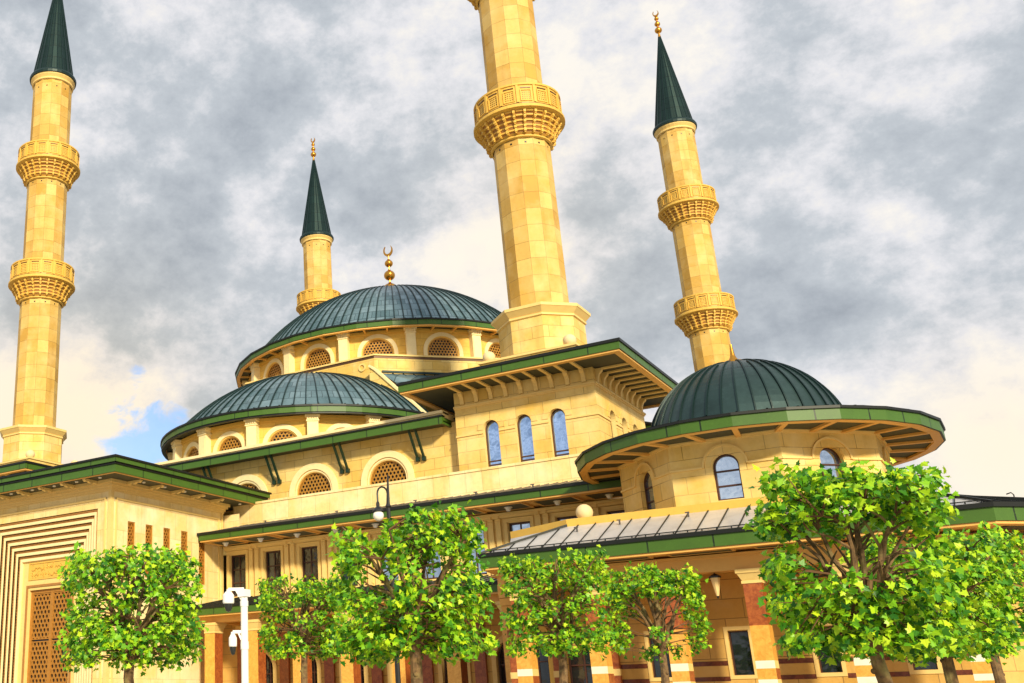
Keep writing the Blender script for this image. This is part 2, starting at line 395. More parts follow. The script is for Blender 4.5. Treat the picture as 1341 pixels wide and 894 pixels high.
def band(mb, fr, outer, inner, o0, o1, m=0):
    """raised band between two open outlines of equal length"""
    n = len(outer)
    for i in range(n - 1):
        a, b, c, d = outer[i], outer[i + 1], inner[i + 1], inner[i]
        mb.face([fr(*d, o1), fr(*a, o1), fr(*b, o1), fr(*c, o1)], m)
        mb.face([fr(*a, o1), fr(*a, o0), fr(*b, o0), fr(*b, o1)], m)
        mb.face([fr(*d, o0), fr(*d, o1), fr(*c, o1), fr(*c, o0)], m)
    for i in (0, n - 1): mb.face([fr(*outer[i], o1), fr(*outer[i], o0), fr(*inner[i], o0), fr(*inner[i], o1)], m)
def arch_band(mb, fr, uc, zs, r0, r1, o0, o1, m=0, drop=0, n=18):
    O = [(uc + r1 * math.cos(PI * i / n), zs + r1 * math.sin(PI * i / n)) for i in range(n + 1)]
    I = [(uc + r0 * math.cos(PI * i / n), zs + r0 * math.sin(PI * i / n)) for i in range(n + 1)]
    if drop:
        O = [(uc + r1, zs - drop)] + O + [(uc - r1, zs - drop)]; I = [(uc + r0, zs - drop)] + I + [(uc - r0, zs - drop)]
    band(mb, fr, O, I, o0, o1, m)
def inset(o, t):
    cu = sum(p[0] for p in o) / len(o); cz = (min(p[1] for p in o) + max(p[1] for p in o)) / 2
    n = len(o); r = []
    for i in range(n):
        p0, p1, p2 = o[i - 1], o[i], o[(i + 1) % n]
        d1 = Vector((p1[0] - p0[0], p1[1] - p0[1])); d2 = Vector((p2[0] - p1[0], p2[1] - p1[1]))
        if d1.length < 1e-6: d1 = d2
        if d2.length < 1e-6: d2 = d1
        d1.normalize(); d2.normalize(); n1 = Vector((-d1.y, d1.x)); n2 = Vector((-d2.y, d2.x)); b = n1 + n2
        b = b / max(b.dot(n1), .35); r.append((p1[0] + b.x * t, p1[1] + b.y * t))
    return r
def ringframe(mb, fr, o, t, o0, o1, m=0):
    i = inset(o, t); band(mb, fr, o + [o[0]], i + [i[0]], o0, o1, m)
def clip(o, p, d):
    t0, t1 = -1e9, 1e9; n = len(o)
    for i in range(n):
        a = o[i]; b = o[(i + 1) % n]; ex, ez = b[0] - a[0], b[1] - a[1]
        if abs(ex) + abs(ez) < 1e-9: continue
        nx, nz = -ez, ex; num = nx * (p[0] - a[0]) + nz * (p[1] - a[1]); dn = nx * d[0] + nz * d[1]
        if abs(dn) < 1e-9:
            if num < 0: return None
            continue
        t = -num / dn
        if dn > 0: t0 = max(t0, t)
        else: t1 = min(t1, t)
    return (t0, t1) if t1 - t0 > .02 else None
def lattice(mb, fr, o, sp, bw, off, dep, m=0, angs=(0, 60, 120), pair=0):
    cu = (o[0][0] + o[1][0]) / 2; cz = o[0][1]
    for a in angs:
        d = (math.cos(R(a)), math.sin(R(a))); nn = (-d[1], d[0])
        for k in range(-40, 41):
            for sg in ((-pair / 2, pair / 2) if pair else (0,)):
                s = (k + .5 + sg) * sp; p = (cu + nn[0] * s, cz + nn[1] * s); t = clip(o, p, d)
                if not t: continue
                q0 = (p[0] + d[0] * t[0], p[1] + d[1] * t[0]); q1 = (p[0] + d[0] * t[1], p[1] + d[1] * t[1]); h = bw / 2
                A = (q0[0] - nn[0] * h, q0[1] - nn[1] * h); B = (q1[0] - nn[0] * h, q1[1] - nn[1] * h)
                D = (q0[0] + nn[0] * h, q0[1] + nn[1] * h); E_ = (q1[0] + nn[0] * h, q1[1] + nn[1] * h)
                o1 = off + dep + a * .00003
                mb.face([fr(*A, o1), fr(*B, o1), fr(*E_, o1), fr(*D, o1)], m)
                mb.face([fr(*A, off), fr(*B, off), fr(*B, o1), fr(*A, o1)], m)
                mb.face([fr(*D, o1), fr(*E_, o1), fr(*E_, off), fr(*D, off)], m)
def grille_window(parent, fr, uc, w, zb, zs, depth, sp=.25, bw=.05, kind='arch', mat='grille', name='grille_window'):
    o = arch(uc, w - .004, zb + .002, zs, kind)
    g = MB(); ringframe(g, fr, o, .07, -depth + .02, -depth + .16); lattice(g, fr, inset(o, .05), sp, bw, -depth + .05, .06)
    g_ = g.build(name, mat, parent)
    b = MB(); sheet(b, fr, inset(o, .01), -depth + .02); b.build('pane', 'behind', g_)
    return g_
def glass_window(parent, fr, uc, w, zb, zs, kind, depth, glass, frame='bronze_frame', vs=(), hs=(), t=.06, name='window'):
    o = arch(uc, w - .004, zb + .002, zs, kind)
    g = MB(); ringframe(g, fr, o, t, -depth + .02, -depth + .11)
    oi = inset(o, t * .7)
    ztop = max(p[1] for p in oi); z_b = oi[0][1]
    for z in hs:
        q = clip(oi, (uc, z), (1, 0))
        if q: fr.box(g, uc + q[0], uc + q[1], z - .03, z + .03, -depth + .025, -depth + .09)
    for k in vs:
        q = clip(oi, (uc + k * w, z_b + .01), (0, 1))
        if q: fr.box(g, uc + k * w - .028, uc + k * w + .028, z_b, z_b + .01 + q[1], -depth + .027, -depth + .085)
    g_ = g.build(name, frame, parent)
    b = MB(); sheet(b, fr, inset(o, .02), -depth + .035); b.build('pane', glass, g_)
    return g_
def rect(x0, x1, y0, y1): return [(x0, y0), (x1, y0), (x1, y1), (x0, y1)]
def ngon(cx, cy, r, n, ph=0): return [(cx + r * math.cos(ph + 2 * PI * i / n), cy + r * math.sin(ph + 2 * PI * i / n)) for i in range(n)]
def scale_poly(P, Q, t): return [(a[0] + (b[0] - a[0]) * t, a[1] + (b[1] - a[1]) * t) for a, b in zip(P, Q)]
def eave(parent, outer, inner, zt, h, zsof, name='eave', lip=.15, trim=.30, trim_h=.10, fmat='green', soff='soffit'):
    """gutter lip, green fascia, amber trim and a boarded soffit between two matching outlines"""
    mb = MB(); n = len(outer)
    c = (sum(p[0] for p in outer) / n, sum(p[1] for p in outer) / n)
    def grow(P, d):
        r = []
        for i in range(n):
            p0, p1, p2 = P[i - 1], P[i], P[(i + 1) % n]
            d1 = Vector((p1[0] - p0[0], p1[1] - p0[1])).normalized(); d2 = Vector((p2[0] - p1[0], p2[1] - p1[1])).normalized()
            n1 = Vector((d1.y, -d1.x)); n2 = Vector((d2.y, -d2.x)); b = n1 + n2; b = b / max(b.dot(n1), .4)
            r.append((p1[0] + b.x * d, p1[1] + b.y * d))
        return r
    og = grow(outer, .07); oi = grow(outer, -.06); oj = grow(outer, -.06 - trim)
    mb.loft(og, og, zt - .08, zt + lip - .08, 1); mb.loft(og, oi, zt + lip - .08, zt + lip - .08, 1); mb.loft(outer, og, zt - .08, zt - .08, 1)
    mb.loft(outer, outer, zt - h, zt - .08, 0)
    mb.loft(oi, outer, zt - h, zt - h, 1)
    mb.loft(oi, oi, zt - h - trim_h, zt - h, 2)
    mb.loft(oj, oi, zt - h - trim_h, zt - h - trim_h, 2); mb.loft(oj, oj, zsof, zt - h - trim_h, 2) if zsof < zt - h - trim_h else mb.loft(list(reversed(oj)), list(reversed(oj)), zt - h - trim_h, zsof, 2)
    f = mb.build(name, [fmat, 'gutter', 'amber'], parent)
    s = MB(); s.loft(inner, oj, zsof, zsof, 0); s.build('soffit', soff, f)
    return f, oj

def copy_tree(o, parent=None, loc=None):
    c = o.copy(); C.objects.link(c)
    if parent: c.parent = parent; c.matrix_parent_inverse = o.matrix_parent_inverse.copy()
    if loc: c.location = loc
    for ch in list(o.children): copy_tree(ch, c)
    return c

# ------------------------------------------------------------------ ground
g = MB()
n = 40
for i in range(1): g.face([(-900, -900, -1.6), (900, -900, -1.6), (900, 900, -1.6), (-900, 900, -1.6)])
go = g.build('ground', 'paving'); go['kind'] = 'structure'

# ------------------------------------------------------------------ prayer hall
CXD, CYD = -41.7, 78.04
hall = thing('prayer_hall', 'central domed stone prayer hall with a big teal dome above a teal half dome', 'mosque', (CXD, CYD, -1.6))
fA = Fr((-61, 53.2), (1, 0))
archX = [-29.35, -34.42, -39.48, -44.55, -49.6, -54.6]
mb = MB()
wall(mb, fA, 61 - 24.3, 9.0, 14.9, [(x + 61, 2.45, 11.9, 12.1, 'arch') for x in archX], .32, 0, 1)
for xs, d, L in (((-17.6, 60.0), (0, 1), 36), ((-24, 103), (-1, 0), 36), ((-61, 97), (0, -1), 38)):
    wall(mb, Fr(xs, d), L, -1.6, 14.9, [], .3)
mb.face([(-61, 53.5, 15.2), (-17.6, 53.5, 15.2), (-17.6, 103, 15.2), (-61, 103, 15.2)], 2)
mb.build('hall_wall', ['stone', 'trim', 'dark_roof'], hall)
for x in archX:
    s = MB(); u = x + 61
    arch_band(s, fA, u, 12.15, 1.36, 1.74, .002, .10, 0, .5); arch_band(s, fA, u, 12.15, 1.225, 1.32, .002, .035, 0, .25)
    gw = grille_window(hall, fA, u, 2.45, 11.9, 12.1, .26, .21, .045)
    s.build('surround', 'pale', gw)
mb = MB()                      # cornice above the half dome front
mb.box(-61, -25.15, 52.32, 54.3, 15.02, 15.36); mb.box(-61, -25.15, 52.2, 53.0, 15.25, 15.42)
mb.build('cornice', 'pale', hall)
mb = MB(); mb.box(-61, -25.1, 52.0, 52.14, 14.58, 15.0, 0); mb.box(-61, -25.05, 51.92, 52.3, 15.0, 15.08, 1); mb.box(-61, -25.1, 52.14, 53.19, 14.72, 14.80, 2); mb.box(-25.25, -25.1, 52.14, 53.19, 14.60, 14.98, 0)
mb.build('eave', ['green', 'gutter', 'soffit'], hall)
for x in (-27.1, -32.13, -37.05, -42.0, -47.0, -52.0):
    mb = MB()
    for dx in (-.2, .2):
        mb.beam((x + dx - .0, 52.2, 14.62), (x + dx + .0, 53.12, 13.1), .12, .12); mb.box(x + dx - .1, x + dx + .1, 53.02, 53.195, 12.95, 13.2)
    mb.build('strut', 'darkgreen', hall)
mb = MB(); mb.box(-17.55, -16.3, 61.5, 95, 14.62, 14.98, 0); mb.box(-17.6, -16.22, 61.4, 95, 14.98, 15.06, 1)
mb.face([(-16.3, 61.5, 15.07), (-16.3, 95, 15.07), (-19.5, 95, 16.1), (-19.5, 61.5, 16.1)], 2); mb.face([(-16.3, 61.5, 15.07), (-19.5, 61.5, 16.1), (-19.5, 61.5, 15.07)], 2)
mb.build('side_eave', ['green', 'gutter', 'dark_roof'], hall)

# octagonal base of the drum
IN = 13.9; oct_ = ngon(CXD, CYD, IN / math.cos(PI / 8), 8, PI / 8)
mb = MB(); mb.prism(oct_, 15, 23.75, 0, False, False)
o2 = ngon(CXD, CYD, (IN + .10) / math.cos(PI / 8), 8, PI / 8); o3 = ngon(CXD, CYD, (IN + .02) / math.cos(PI / 8), 8, PI / 8)
mb.prism(o2, 23.88, 24.0, 1); mb.prism(o3, 23.7, 23.88, 2, False, True)
mb.build('drum_base', ['stone', 'trim', 'bronze_frame'], hall)
mb = MB(); fb = Fr((CXD, CYD - IN), (1, 0))
O = [(4.75 + .30 * math.cos(2 * PI * i / 20), 23.15 + .30 * math.sin(2 * PI * i / 20)) for i in range(21)]
I = [(4.75 + .19 * math.cos(2 * PI * i / 20), 23.15 + .19 * math.sin(2 * PI * i / 20)) for i in range(21)]
band(mb, fb, O, I, .003, .08); mb.build('roundel', 'trim', hall)
# stepped flank walls beside the half dome
for sg in (-1, 1):
    mb = MB(); y0, y1 = 63.2, 64.12
    P = [(5.85, 22.75), (6.3, 22.4), (9.3, 19.25), (11.2, 17.2), (13.0, 15.3), (5.85, 15.3)]
    Q = [(CXD + sg * x, z) for x, z in P]
    if sg < 0: Q = Q[::-1]
    mb.face([(x, y0, z) for x, z in reversed(Q)], 0)
    for i in range(len(Q)):
        a, b = Q[i], Q[(i + 1) % len(Q)]
        mb.face([(a[0], y0, a[1]), (b[0], y0, b[1]), (b[0], y1, b[1]), (a[0], y1, a[1])], 0)
    for a, b in zip(P[:-2], P[1:-1]):
        mb.beam((CXD + sg * a[0], 63.35, a[1] + .1), (CXD + sg * b[0], 63.35, b[1] + .1), .5, .16, 1)
    mb.build('flank_wall', ['stone', 'pale'], hall)
    mb = MB()                  # lean-to roof over the corner
    k = IN * math.tan(PI / 8)
    a = Vector((CXD + sg * k, CYD - IN, 22.45)); b = Vector((CXD + sg * IN, CYD - k, 22.45)); d = (b - a); nn = Vector((sg * .707, -.707, 0))
    c0 = a + nn * 5.2 + Vector((sg * 2.2, 2.2, -4.3)); c1 = b + nn * 5.2 + Vector((sg * -2.2, -2.2, -4.3))
    a += nn * .02; b += nn * .02
    A2 = a + Vector((sg * .5, .1, 0)); lo0 = A2 + Vector((sg * 4.6, .2, -3.9)); lo1 = b + nn * 5.0 + Vector((0, 0, -3.9))
    q = [A2, lo0, lo1, b]
    mb.face(q if sg > 0 else q[::-1], 0)
    for i in range(1, 14):
        t = i / 14; p0 = A2.lerp(b, t); p1 = lo0.lerp(lo1, t); mb.beam(p0 + Vector((0, 0, .03)), p1 + Vector((0, 0, .03)), .07, .08, 1)
    mb.beam(A2 + nn * .06 + Vector((0, 0, .12)), b + nn * .06 + Vector((0, 0, .12)), .2, .14, 1)
    mb.build('corner_roof', ['dome', 'seam'], hall)

def drum(cx, cy, r, z0, z1, zs, ow, facets, name, wall_z, pil_r, parts_pil=True):
    """faceted drum: a grille window in every facet and a pilaster on every corner"""
    d = None; hw = r * math.tan(PI / 16); mb = MB(); wins = []
    for k in facets:
        th = -PI / 2 + k * PI / 8; nx, ny = math.cos(th), math.sin(th); dd = (-ny, nx)
        fr = Fr((cx + nx * r - dd[0] * hw, cy + ny * r - dd[1] * hw), dd)
        wall(mb, fr, 2 * hw, z0, z1, [(hw, ow, z0 + .05, zs, 'arch')], .3, 0, 1)
        fr.box(mb, -.02, 2 * hw + .02, z1 - .22, z1, .002, .13, 2); fr.box(mb, -.02, 2 * hw + .02, z1 - .34, z1 - .22, .002, .06, 2)
        wins.append((fr, hw))
    d = mb.build(name, ['drum_stone', 'trim', 'carved'], hall)
    for fr, u in wins:
        gw = grille_window(d, fr, u, ow, z0 + .05, zs, .24, .21, .045)
        s = MB(); arch_band(s, fr, u, zs, ow / 2 + .08, ow / 2 + .38, .002, .09, 0, .5); s.build('arch_surround', 'pale', d)
    for k in facets + ([facets[-1] + 1] if len(facets) < 16 else []):
        th = -PI / 2 + (k - .5) * PI / 8; nx, ny = math.cos(th), math.sin(th); dd = (-ny, nx)
        rc = r / math.cos(PI / 16); fr = Fr((cx + nx * rc, cy + ny * rc), dd); s = MB()
        fr.box(s, -.36, .36, z0, z1 - .5, -.3, pil_r); fr.box(s, -.30, .30, z0, z1 - .75, pil_r, pil_r + .03)
        fr.box(s, -.42, .42, z1 - .5, z1 - .42, -.3, pil_r + .06); fr.box(s, -.38, .38, z1 - .42, z1 - .2, -.3, pil_r + .03)
        for j in range(5): fr.box(s, -.36 + j * .155, -.27 + j * .155, z1 - .40, z1 - .22, pil_r + .03, pil_r + .10)
        fr.box(s, -.48, .48, z1 - .2, z1 - .02, -.3, pil_r + .13)
        s.build('pilaster', 'pale', d)
    return d
main_drum = drum(CXD, CYD, 12.45, 23.95, 26.62, 24.83, 2.32, list(range(-8, 8)), 'main_drum', 24, .42)
SX, SY = -41.7, 64.3
semi_drum = drum(SX, SY, 9.85, 15.2, 17.78, 15.9, 2.0, list(range(-4, 5)), 'half_dome_drum', 15, .40)

def round_eave(cx, cy, ro, ri, zt, h, zs, n, parent, ribs, a0=0, a1=2 * PI, name='dome_eave'):
    mb = MB()
    prof = [(ri + .4, zs + .10), (ro - .34, zs + .10), (ro - .34, zt - h - .10), (ro - .06, zt - h - .10), (ro - .06, zt - h), (ro, zt - h), (ro, zt - .09), (ro + .08, zt - .09), (ro + .08, zt + .03), (ro - .1, zt + .06)]
    mats = [2, 1, 1, 1, 3, 0, 3, 3, 3]
    mb.lathe(cx, cy, list(prof), n, -PI / 2 - PI / n, 0, a0, a1, mats)
    for k in range(ribs):
        t = -PI / 2 + a0 + (a1 - a0) * (k + .5) / ribs; c, s_ = math.cos(t), math.sin(t)
        mb.beam((cx + c * (ri - .3), cy + s_ * (ri - .3), zs + .04), (cx + c * (ro - .3), cy + s_ * (ro - .3), zs + .04), .13, .16, 1)
    return mb.build(name, ['green', 'amber', 'soffit', 'gutter'], parent)
round_eave(CXD, CYD, 13.8, 12.4, 27.02, .46, 26.5, 32, hall, 48)
round_eave(SX, SY, 11.0, 9.8, 18.2, .44, 17.72, 40, hall, 0, -PI / 2 + .02, PI / 2 - .02 + .08, 'half_dome_eave') if False else None
mb = MB()
prof = [(9.75, 17.86), (10.64, 17.86), (10.66, 17.66), (10.94, 17.66), (10.94, 17.76), (11.0, 17.76), (11.0, 18.12), (11.08, 18.12), (11.08, 18.24), (10.9, 18.27)]
mb.lathe(SX, SY, prof, 32, 0, 0, PI, 2 * PI, [2, 1, 2, 3, 0, 0, 3, 3, 3]); mb.build('half_dome_eave', ['green', 'amber', 'soffit', 'gutter'], hall)

def cap_dome(cx, cy, r, zb, h, nseam, rows, name, parent, mat, a0=0, a1=2 * PI, roof=None, sw=.07, sh=.10, sub=1):
    Rs = (r * r + h * h) / (2 * h); zc = zb + h - Rs; am = math.asin(r / Rs)
    prof = [(Rs * math.sin(am * (1 - i / rows)) if i < rows else 0, zc + Rs * math.cos(am * (1 - i / rows))) for i in range(rows + 1)]
    mb = MB()
    pf = ([(roof[0], roof[1])] if roof else []) + prof
    mb.lathe(cx, cy, pf, nseam, 0, 0, a0, a1)
    for k in range(nseam + (0 if a1 - a0 > 6 else 1)):
        t = a0 + (a1 - a0) * k / nseam; c, s_ = math.cos(t), math.sin(t); tx, ty = -s_, c
        stop = 2 if (k % 2 == 0) else max(3, rows // 3)
        pts = [(p[0], p[1]) for p in pf[:len(pf) - stop]]
        if roof: pts[0] = (pts[0][0] + (pts[1][0] - pts[0][0]) * .12, pts[0][1] + (pts[1][1] - pts[0][1]) * .12)
        for (r0, z0), (r1, z1) in zip(pts, pts[1:]):
            w0 = sw / 2; dz = sh * .6; dr = sh * .6
            q = lambda r_, z_, w_, e: (cx + c * (r_ + dr * e) + tx * w_, cy + s_ * (r_ + dr * e) + ty * w_, z_ + dz * e)
            mb.face([q(r0, z0, -w0, 1), q(r0, z0, w0, 1), q(r1, z1, w0, 1), q(r1, z1, -w0, 1)], 1)
            mb.face([q(r0, z0, -w0, -.3), q(r0, z0, -w0, 1), q(r1, z1, -w0, 1), q(r1, z1, -w0, -.3)], 1)
            mb.face([q(r0, z0, w0, 1), q(r0, z0, w0, -.3), q(r1, z1, w0, -.3), q(r1, z1, w0, 1)], 1)
    return mb.build(name, [mat, 'seam'], parent)
md = cap_dome(CXD, CYD, 12.7, 27.2, 6.8, 112, 24, 'main_dome', hall, 'dome', roof=(13.75, 27.05), sw=.08)
cap_dome(SX, SY, 10.2, 18.36, 4.75, 40, 18, 'half_dome', hall, 'dome', PI, 2 * PI, roof=(10.95, 18.26), sw=.07)

def finial(parent, cx, cy, z0, balls, cres, name='finial'):
    f = MB(); f.lathe(cx, cy, [(.16, z0 - .4), (.10, z0), (.07, cres[0] - cres[1])], 10); fo = f.build(name, 'bronze', parent, True)
    for z, r in balls:
        b = MB(); b.lathe(cx, cy, [(0 if i in (0, 10) else r * math.sin(PI * i / 10), z - r * .92 * math.cos(PI * i / 10)) for i in range(11)], 18); b.lathe(cx, cy, [(.07, z + r * .85), (.15, z + r * .98), (.07, z + r * 1.15)], 10); b.build('ball', 'bronze', fo, True)
    c = MB(); z, r = cres; n = 22; A = []; ca = PI * .80
    for i in range(n + 1):
        t = -PI / 2 - ca + 2 * ca * i / n; w = r * .30 * math.sin(PI * i / n) ** .7 + .012
        A.append(((r * math.cos(t), r * math.sin(t)), ((r - w) * math.cos(t), (r - w) * math.sin(t) + w * .25)))
    for (o0, i0), (o1, i1) in zip(A, A[1:]):
        h = .07; P = lambda q, y: (cx + q[0] * .83, cy + y + q[0] * -.0, z + q[1])
        for y, rev in ((-h, 0), (h, 1)):
            q = [P(i0, y), P(o0, y), P(o1, y), P(i1, y)]; c.face(q[::-1] if rev else q)
        c.face([P(o0, -h), P(o0, h), P(o1, h), P(o1, -h)]); c.face([P(i0, h), P(i0, -h), P(i1, -h), P(i1, h)])
    c.build('crescent', 'bronze', fo)
    return fo
finial(hall, CXD, CYD, 34.1, [(34.75, .68), (36.15, .50), (37.3, .37)], (38.55, .55), 'dome_finial')

# ------------------------------------------------------------------ minarets
MX, MY, MW, MD = -20.52, 56.38, 42.35, 43.31
def make_minaret():
    root = thing('minaret', '', 'minaret', (MX, MY, 17.4), 'twin balcony minarets around the prayer hall')
    p8 = PI / 8; HB = (35.06, 46.02)
    p = MB(); p.lathe(MX, MY, [(2.42, 17.3), (2.42, 20.3)], 8, p8, 0)
    p.lathe(MX, MY, [(2.42, 20.3), (2.52, 20.34), (2.52, 20.44), (2.46, 20.46), (2.76, 20.78), (2.80, 20.80), (2.80, 20.97), (1.6, 21.02)], 8, p8, 1)
    p.build('pedestal', ['tower_stone', 'trim'], root)
    s = MB(); r = 1.70; ph = PI / 12
    s.lathe(MX, MY, [(r + .10, 21.0), (r + .10, 21.15), (r, 21.2), (r, 32.1)], 12, ph); s.lathe(MX, MY, [(r, 35.0), (r, 43.0)], 12, ph); s.lathe(MX, MY, [(r, 46), (r, 52.6)], 12, ph)
    for zz in (31.6, 42.6, 52.0):
        for k in range(12):
            t = ph + (k + .5) * PI / 6; rr = r * math.cos(PI / 12) + .004; c, q = math.cos(t), math.sin(t)
            s.face([(MX + c * rr - q * a, MY + q * rr + c * a, zz + b) for a, b in ((-.06, -.06), (.06, -.06), (.06, .06), (-.06, .06))], 1)
    s.build('shaft', ['minaret_stone', 'gutter'], root)
    for hb in HB:
        b = MB()
        b.lathe(MX, MY, [(2.48, hb - 1.72), (2.76, hb - 1.66), (2.76, hb - 1.50), (2.64, hb - 1.44), (2.57, hb - 1.30), (2.57, hb - .14), (2.64, hb - .12), (2.64, hb), (2.36, hb)], 40, 0, 0)
        b.lathe(MX, MY, [(2.36, hb), (2.36, hb - 1.2), (1.6, hb - 1.2)], 40, 0, 0)
        b.lathe(MX, MY, [(2.585, hb - 1.40), (2.61, hb - 1.39), (2.61, hb - 1.33), (2.585, hb - 1.32)], 40, 0, 1)
        np_ = 16
        for k in range(np_):
            t = 2 * PI * k / np_; c, q = math.cos(t), math.sin(t); fr = Fr((MX + c * 2.565, MY + q * 2.565), (-q, c))
            fr.box(b, -.07, .07, hb - 1.3, hb - .14, 0, .075)
            t += PI / np_; c, q = math.cos(t), math.sin(t); fr = Fr((MX + c * 2.55, MY + q * 2.55), (-q, c))
            fr.box(b, -.30, .30, hb - .34, hb - .28, 0, .05, 1)
            ringframe(b, fr, [(-.34, hb - 1.22), (.34, hb - 1.22), (.34, hb - .44), (-.34, hb - .44)], .06, 0, .06)
            for i in range(4):
                for j in range(4): fr.box(b, -.22 + i * .13, -.17 + i * .13, hb - 1.08 + j * .14, hb - 1.03 + j * .14, 0, .030, 1)
        bo = b.build('balcony', ['carved', 'bronze_frame'], root)
        c_ = MB(); zt = hb - 1.72
        prof = [(1.72, zt - 1.5), (1.84, zt - 1.44), (1.84, zt - 1.34), (1.74, zt - 1.30), (1.88, zt - 1.2), (2.0, zt - .9), (2.12, zt - .5), (2.38, zt - .12), (2.48, zt)]
        c_.lathe(MX, MY, prof, 36, 0, 0, mats=[0, 0, 1, 0, 1, 1, 1, 1])  # body behind the blocks coloured brown, as shade in the hollows
        for k in range(24):
            t = 2 * PI * k / 24; c, q = math.cos(t), math.sin(t)
            for j, (rr, zz) in enumerate(((1.98, zt - 1.12), (2.02, zt - .86), (2.15, zt - .60), (2.32, zt - .34), (2.44, zt - .12))):
                fr = Fr((MX + c * rr, MY + q * rr), (-q, c)); fr.box(c_, -.075, .075, zz - .09, zz + .10, -.25, .11, 0); fr.box(c_, -.05, .05, zz - .16, zz - .09, -.25, .06, 0)
                t2 = t + PI / 24; fr = Fr((MX + math.cos(t2) * rr, MY + math.sin(t2) * rr), (-math.sin(t2), math.cos(t2))); fr.box(c_, -.20, .20, zz + .02, zz + .11, -.25, .03, 0)
        c_.build('corbel', ['carved', 'carved_brown'], bo)
    m = MB(); m.lathe(MX, MY, [(1.70, 52.6), (1.82, 52.66), (1.82, 52.8), (1.74, 52.84), (1.94, 53.1), (1.94, 53.25)], 32, 0, 0); m.build('cap_moulding', 'trim', root)
    cp = MB(); cp.lathe(MX, MY, [(1.9, 53.2), (2.05, 53.22), (2.08, 53.42), (2.0, 53.6), (1.80, 53.75)], 32, 0, 1)
    nr = 22; cp.lathe(MX, MY, [(1.78, 53.74), (1.55, 55.2), (.06, 64.4)], nr, 0, 0)
    for k in range(nr):
        t = 2 * PI * k / nr; c, q = math.cos(t), math.sin(t); cp.beam((MX + c * 1.79, MY + q * 1.79, 53.74), (MX + c * 1.56, MY + q * 1.56, 55.2), .07, .07, 1); cp.beam((MX + c * 1.56, MY + q * 1.56, 55.2), (MX + c * .10, MY + q * .10, 64.2), .07, .07, 1)
    cp.build('cap', ['cap', 'seam'], root)
    finial(root, MX, MY, 64.5, [(64.95, .36), (65.7, .28), (66.35, .22)], (67.0, .36))
    return root
mn = make_minaret(); mn['label'] = 'nearest and thickest stone minaret, cut off by the top of the picture, behind the corner tower with three arched windows'
mn['label'] = 'thickest stone minaret with its top out of the picture, above the three window tower'
for (x, y), lab in (((MX - MW, MY), 'stone minaret with two balconies at the left edge of the photo above the entrance block'),
                    ((MX, MY + MD), 'tall stone minaret rising just behind the rotunda with the small dome'),
                    ((MX - MW, MY + MD), 'far minaret partly hidden behind the largest dome, only its top balcony showing')):
    c = copy_tree(mn, None, (x, y, 17.4)); c['label'] = lab
    if 'far' in lab: pass

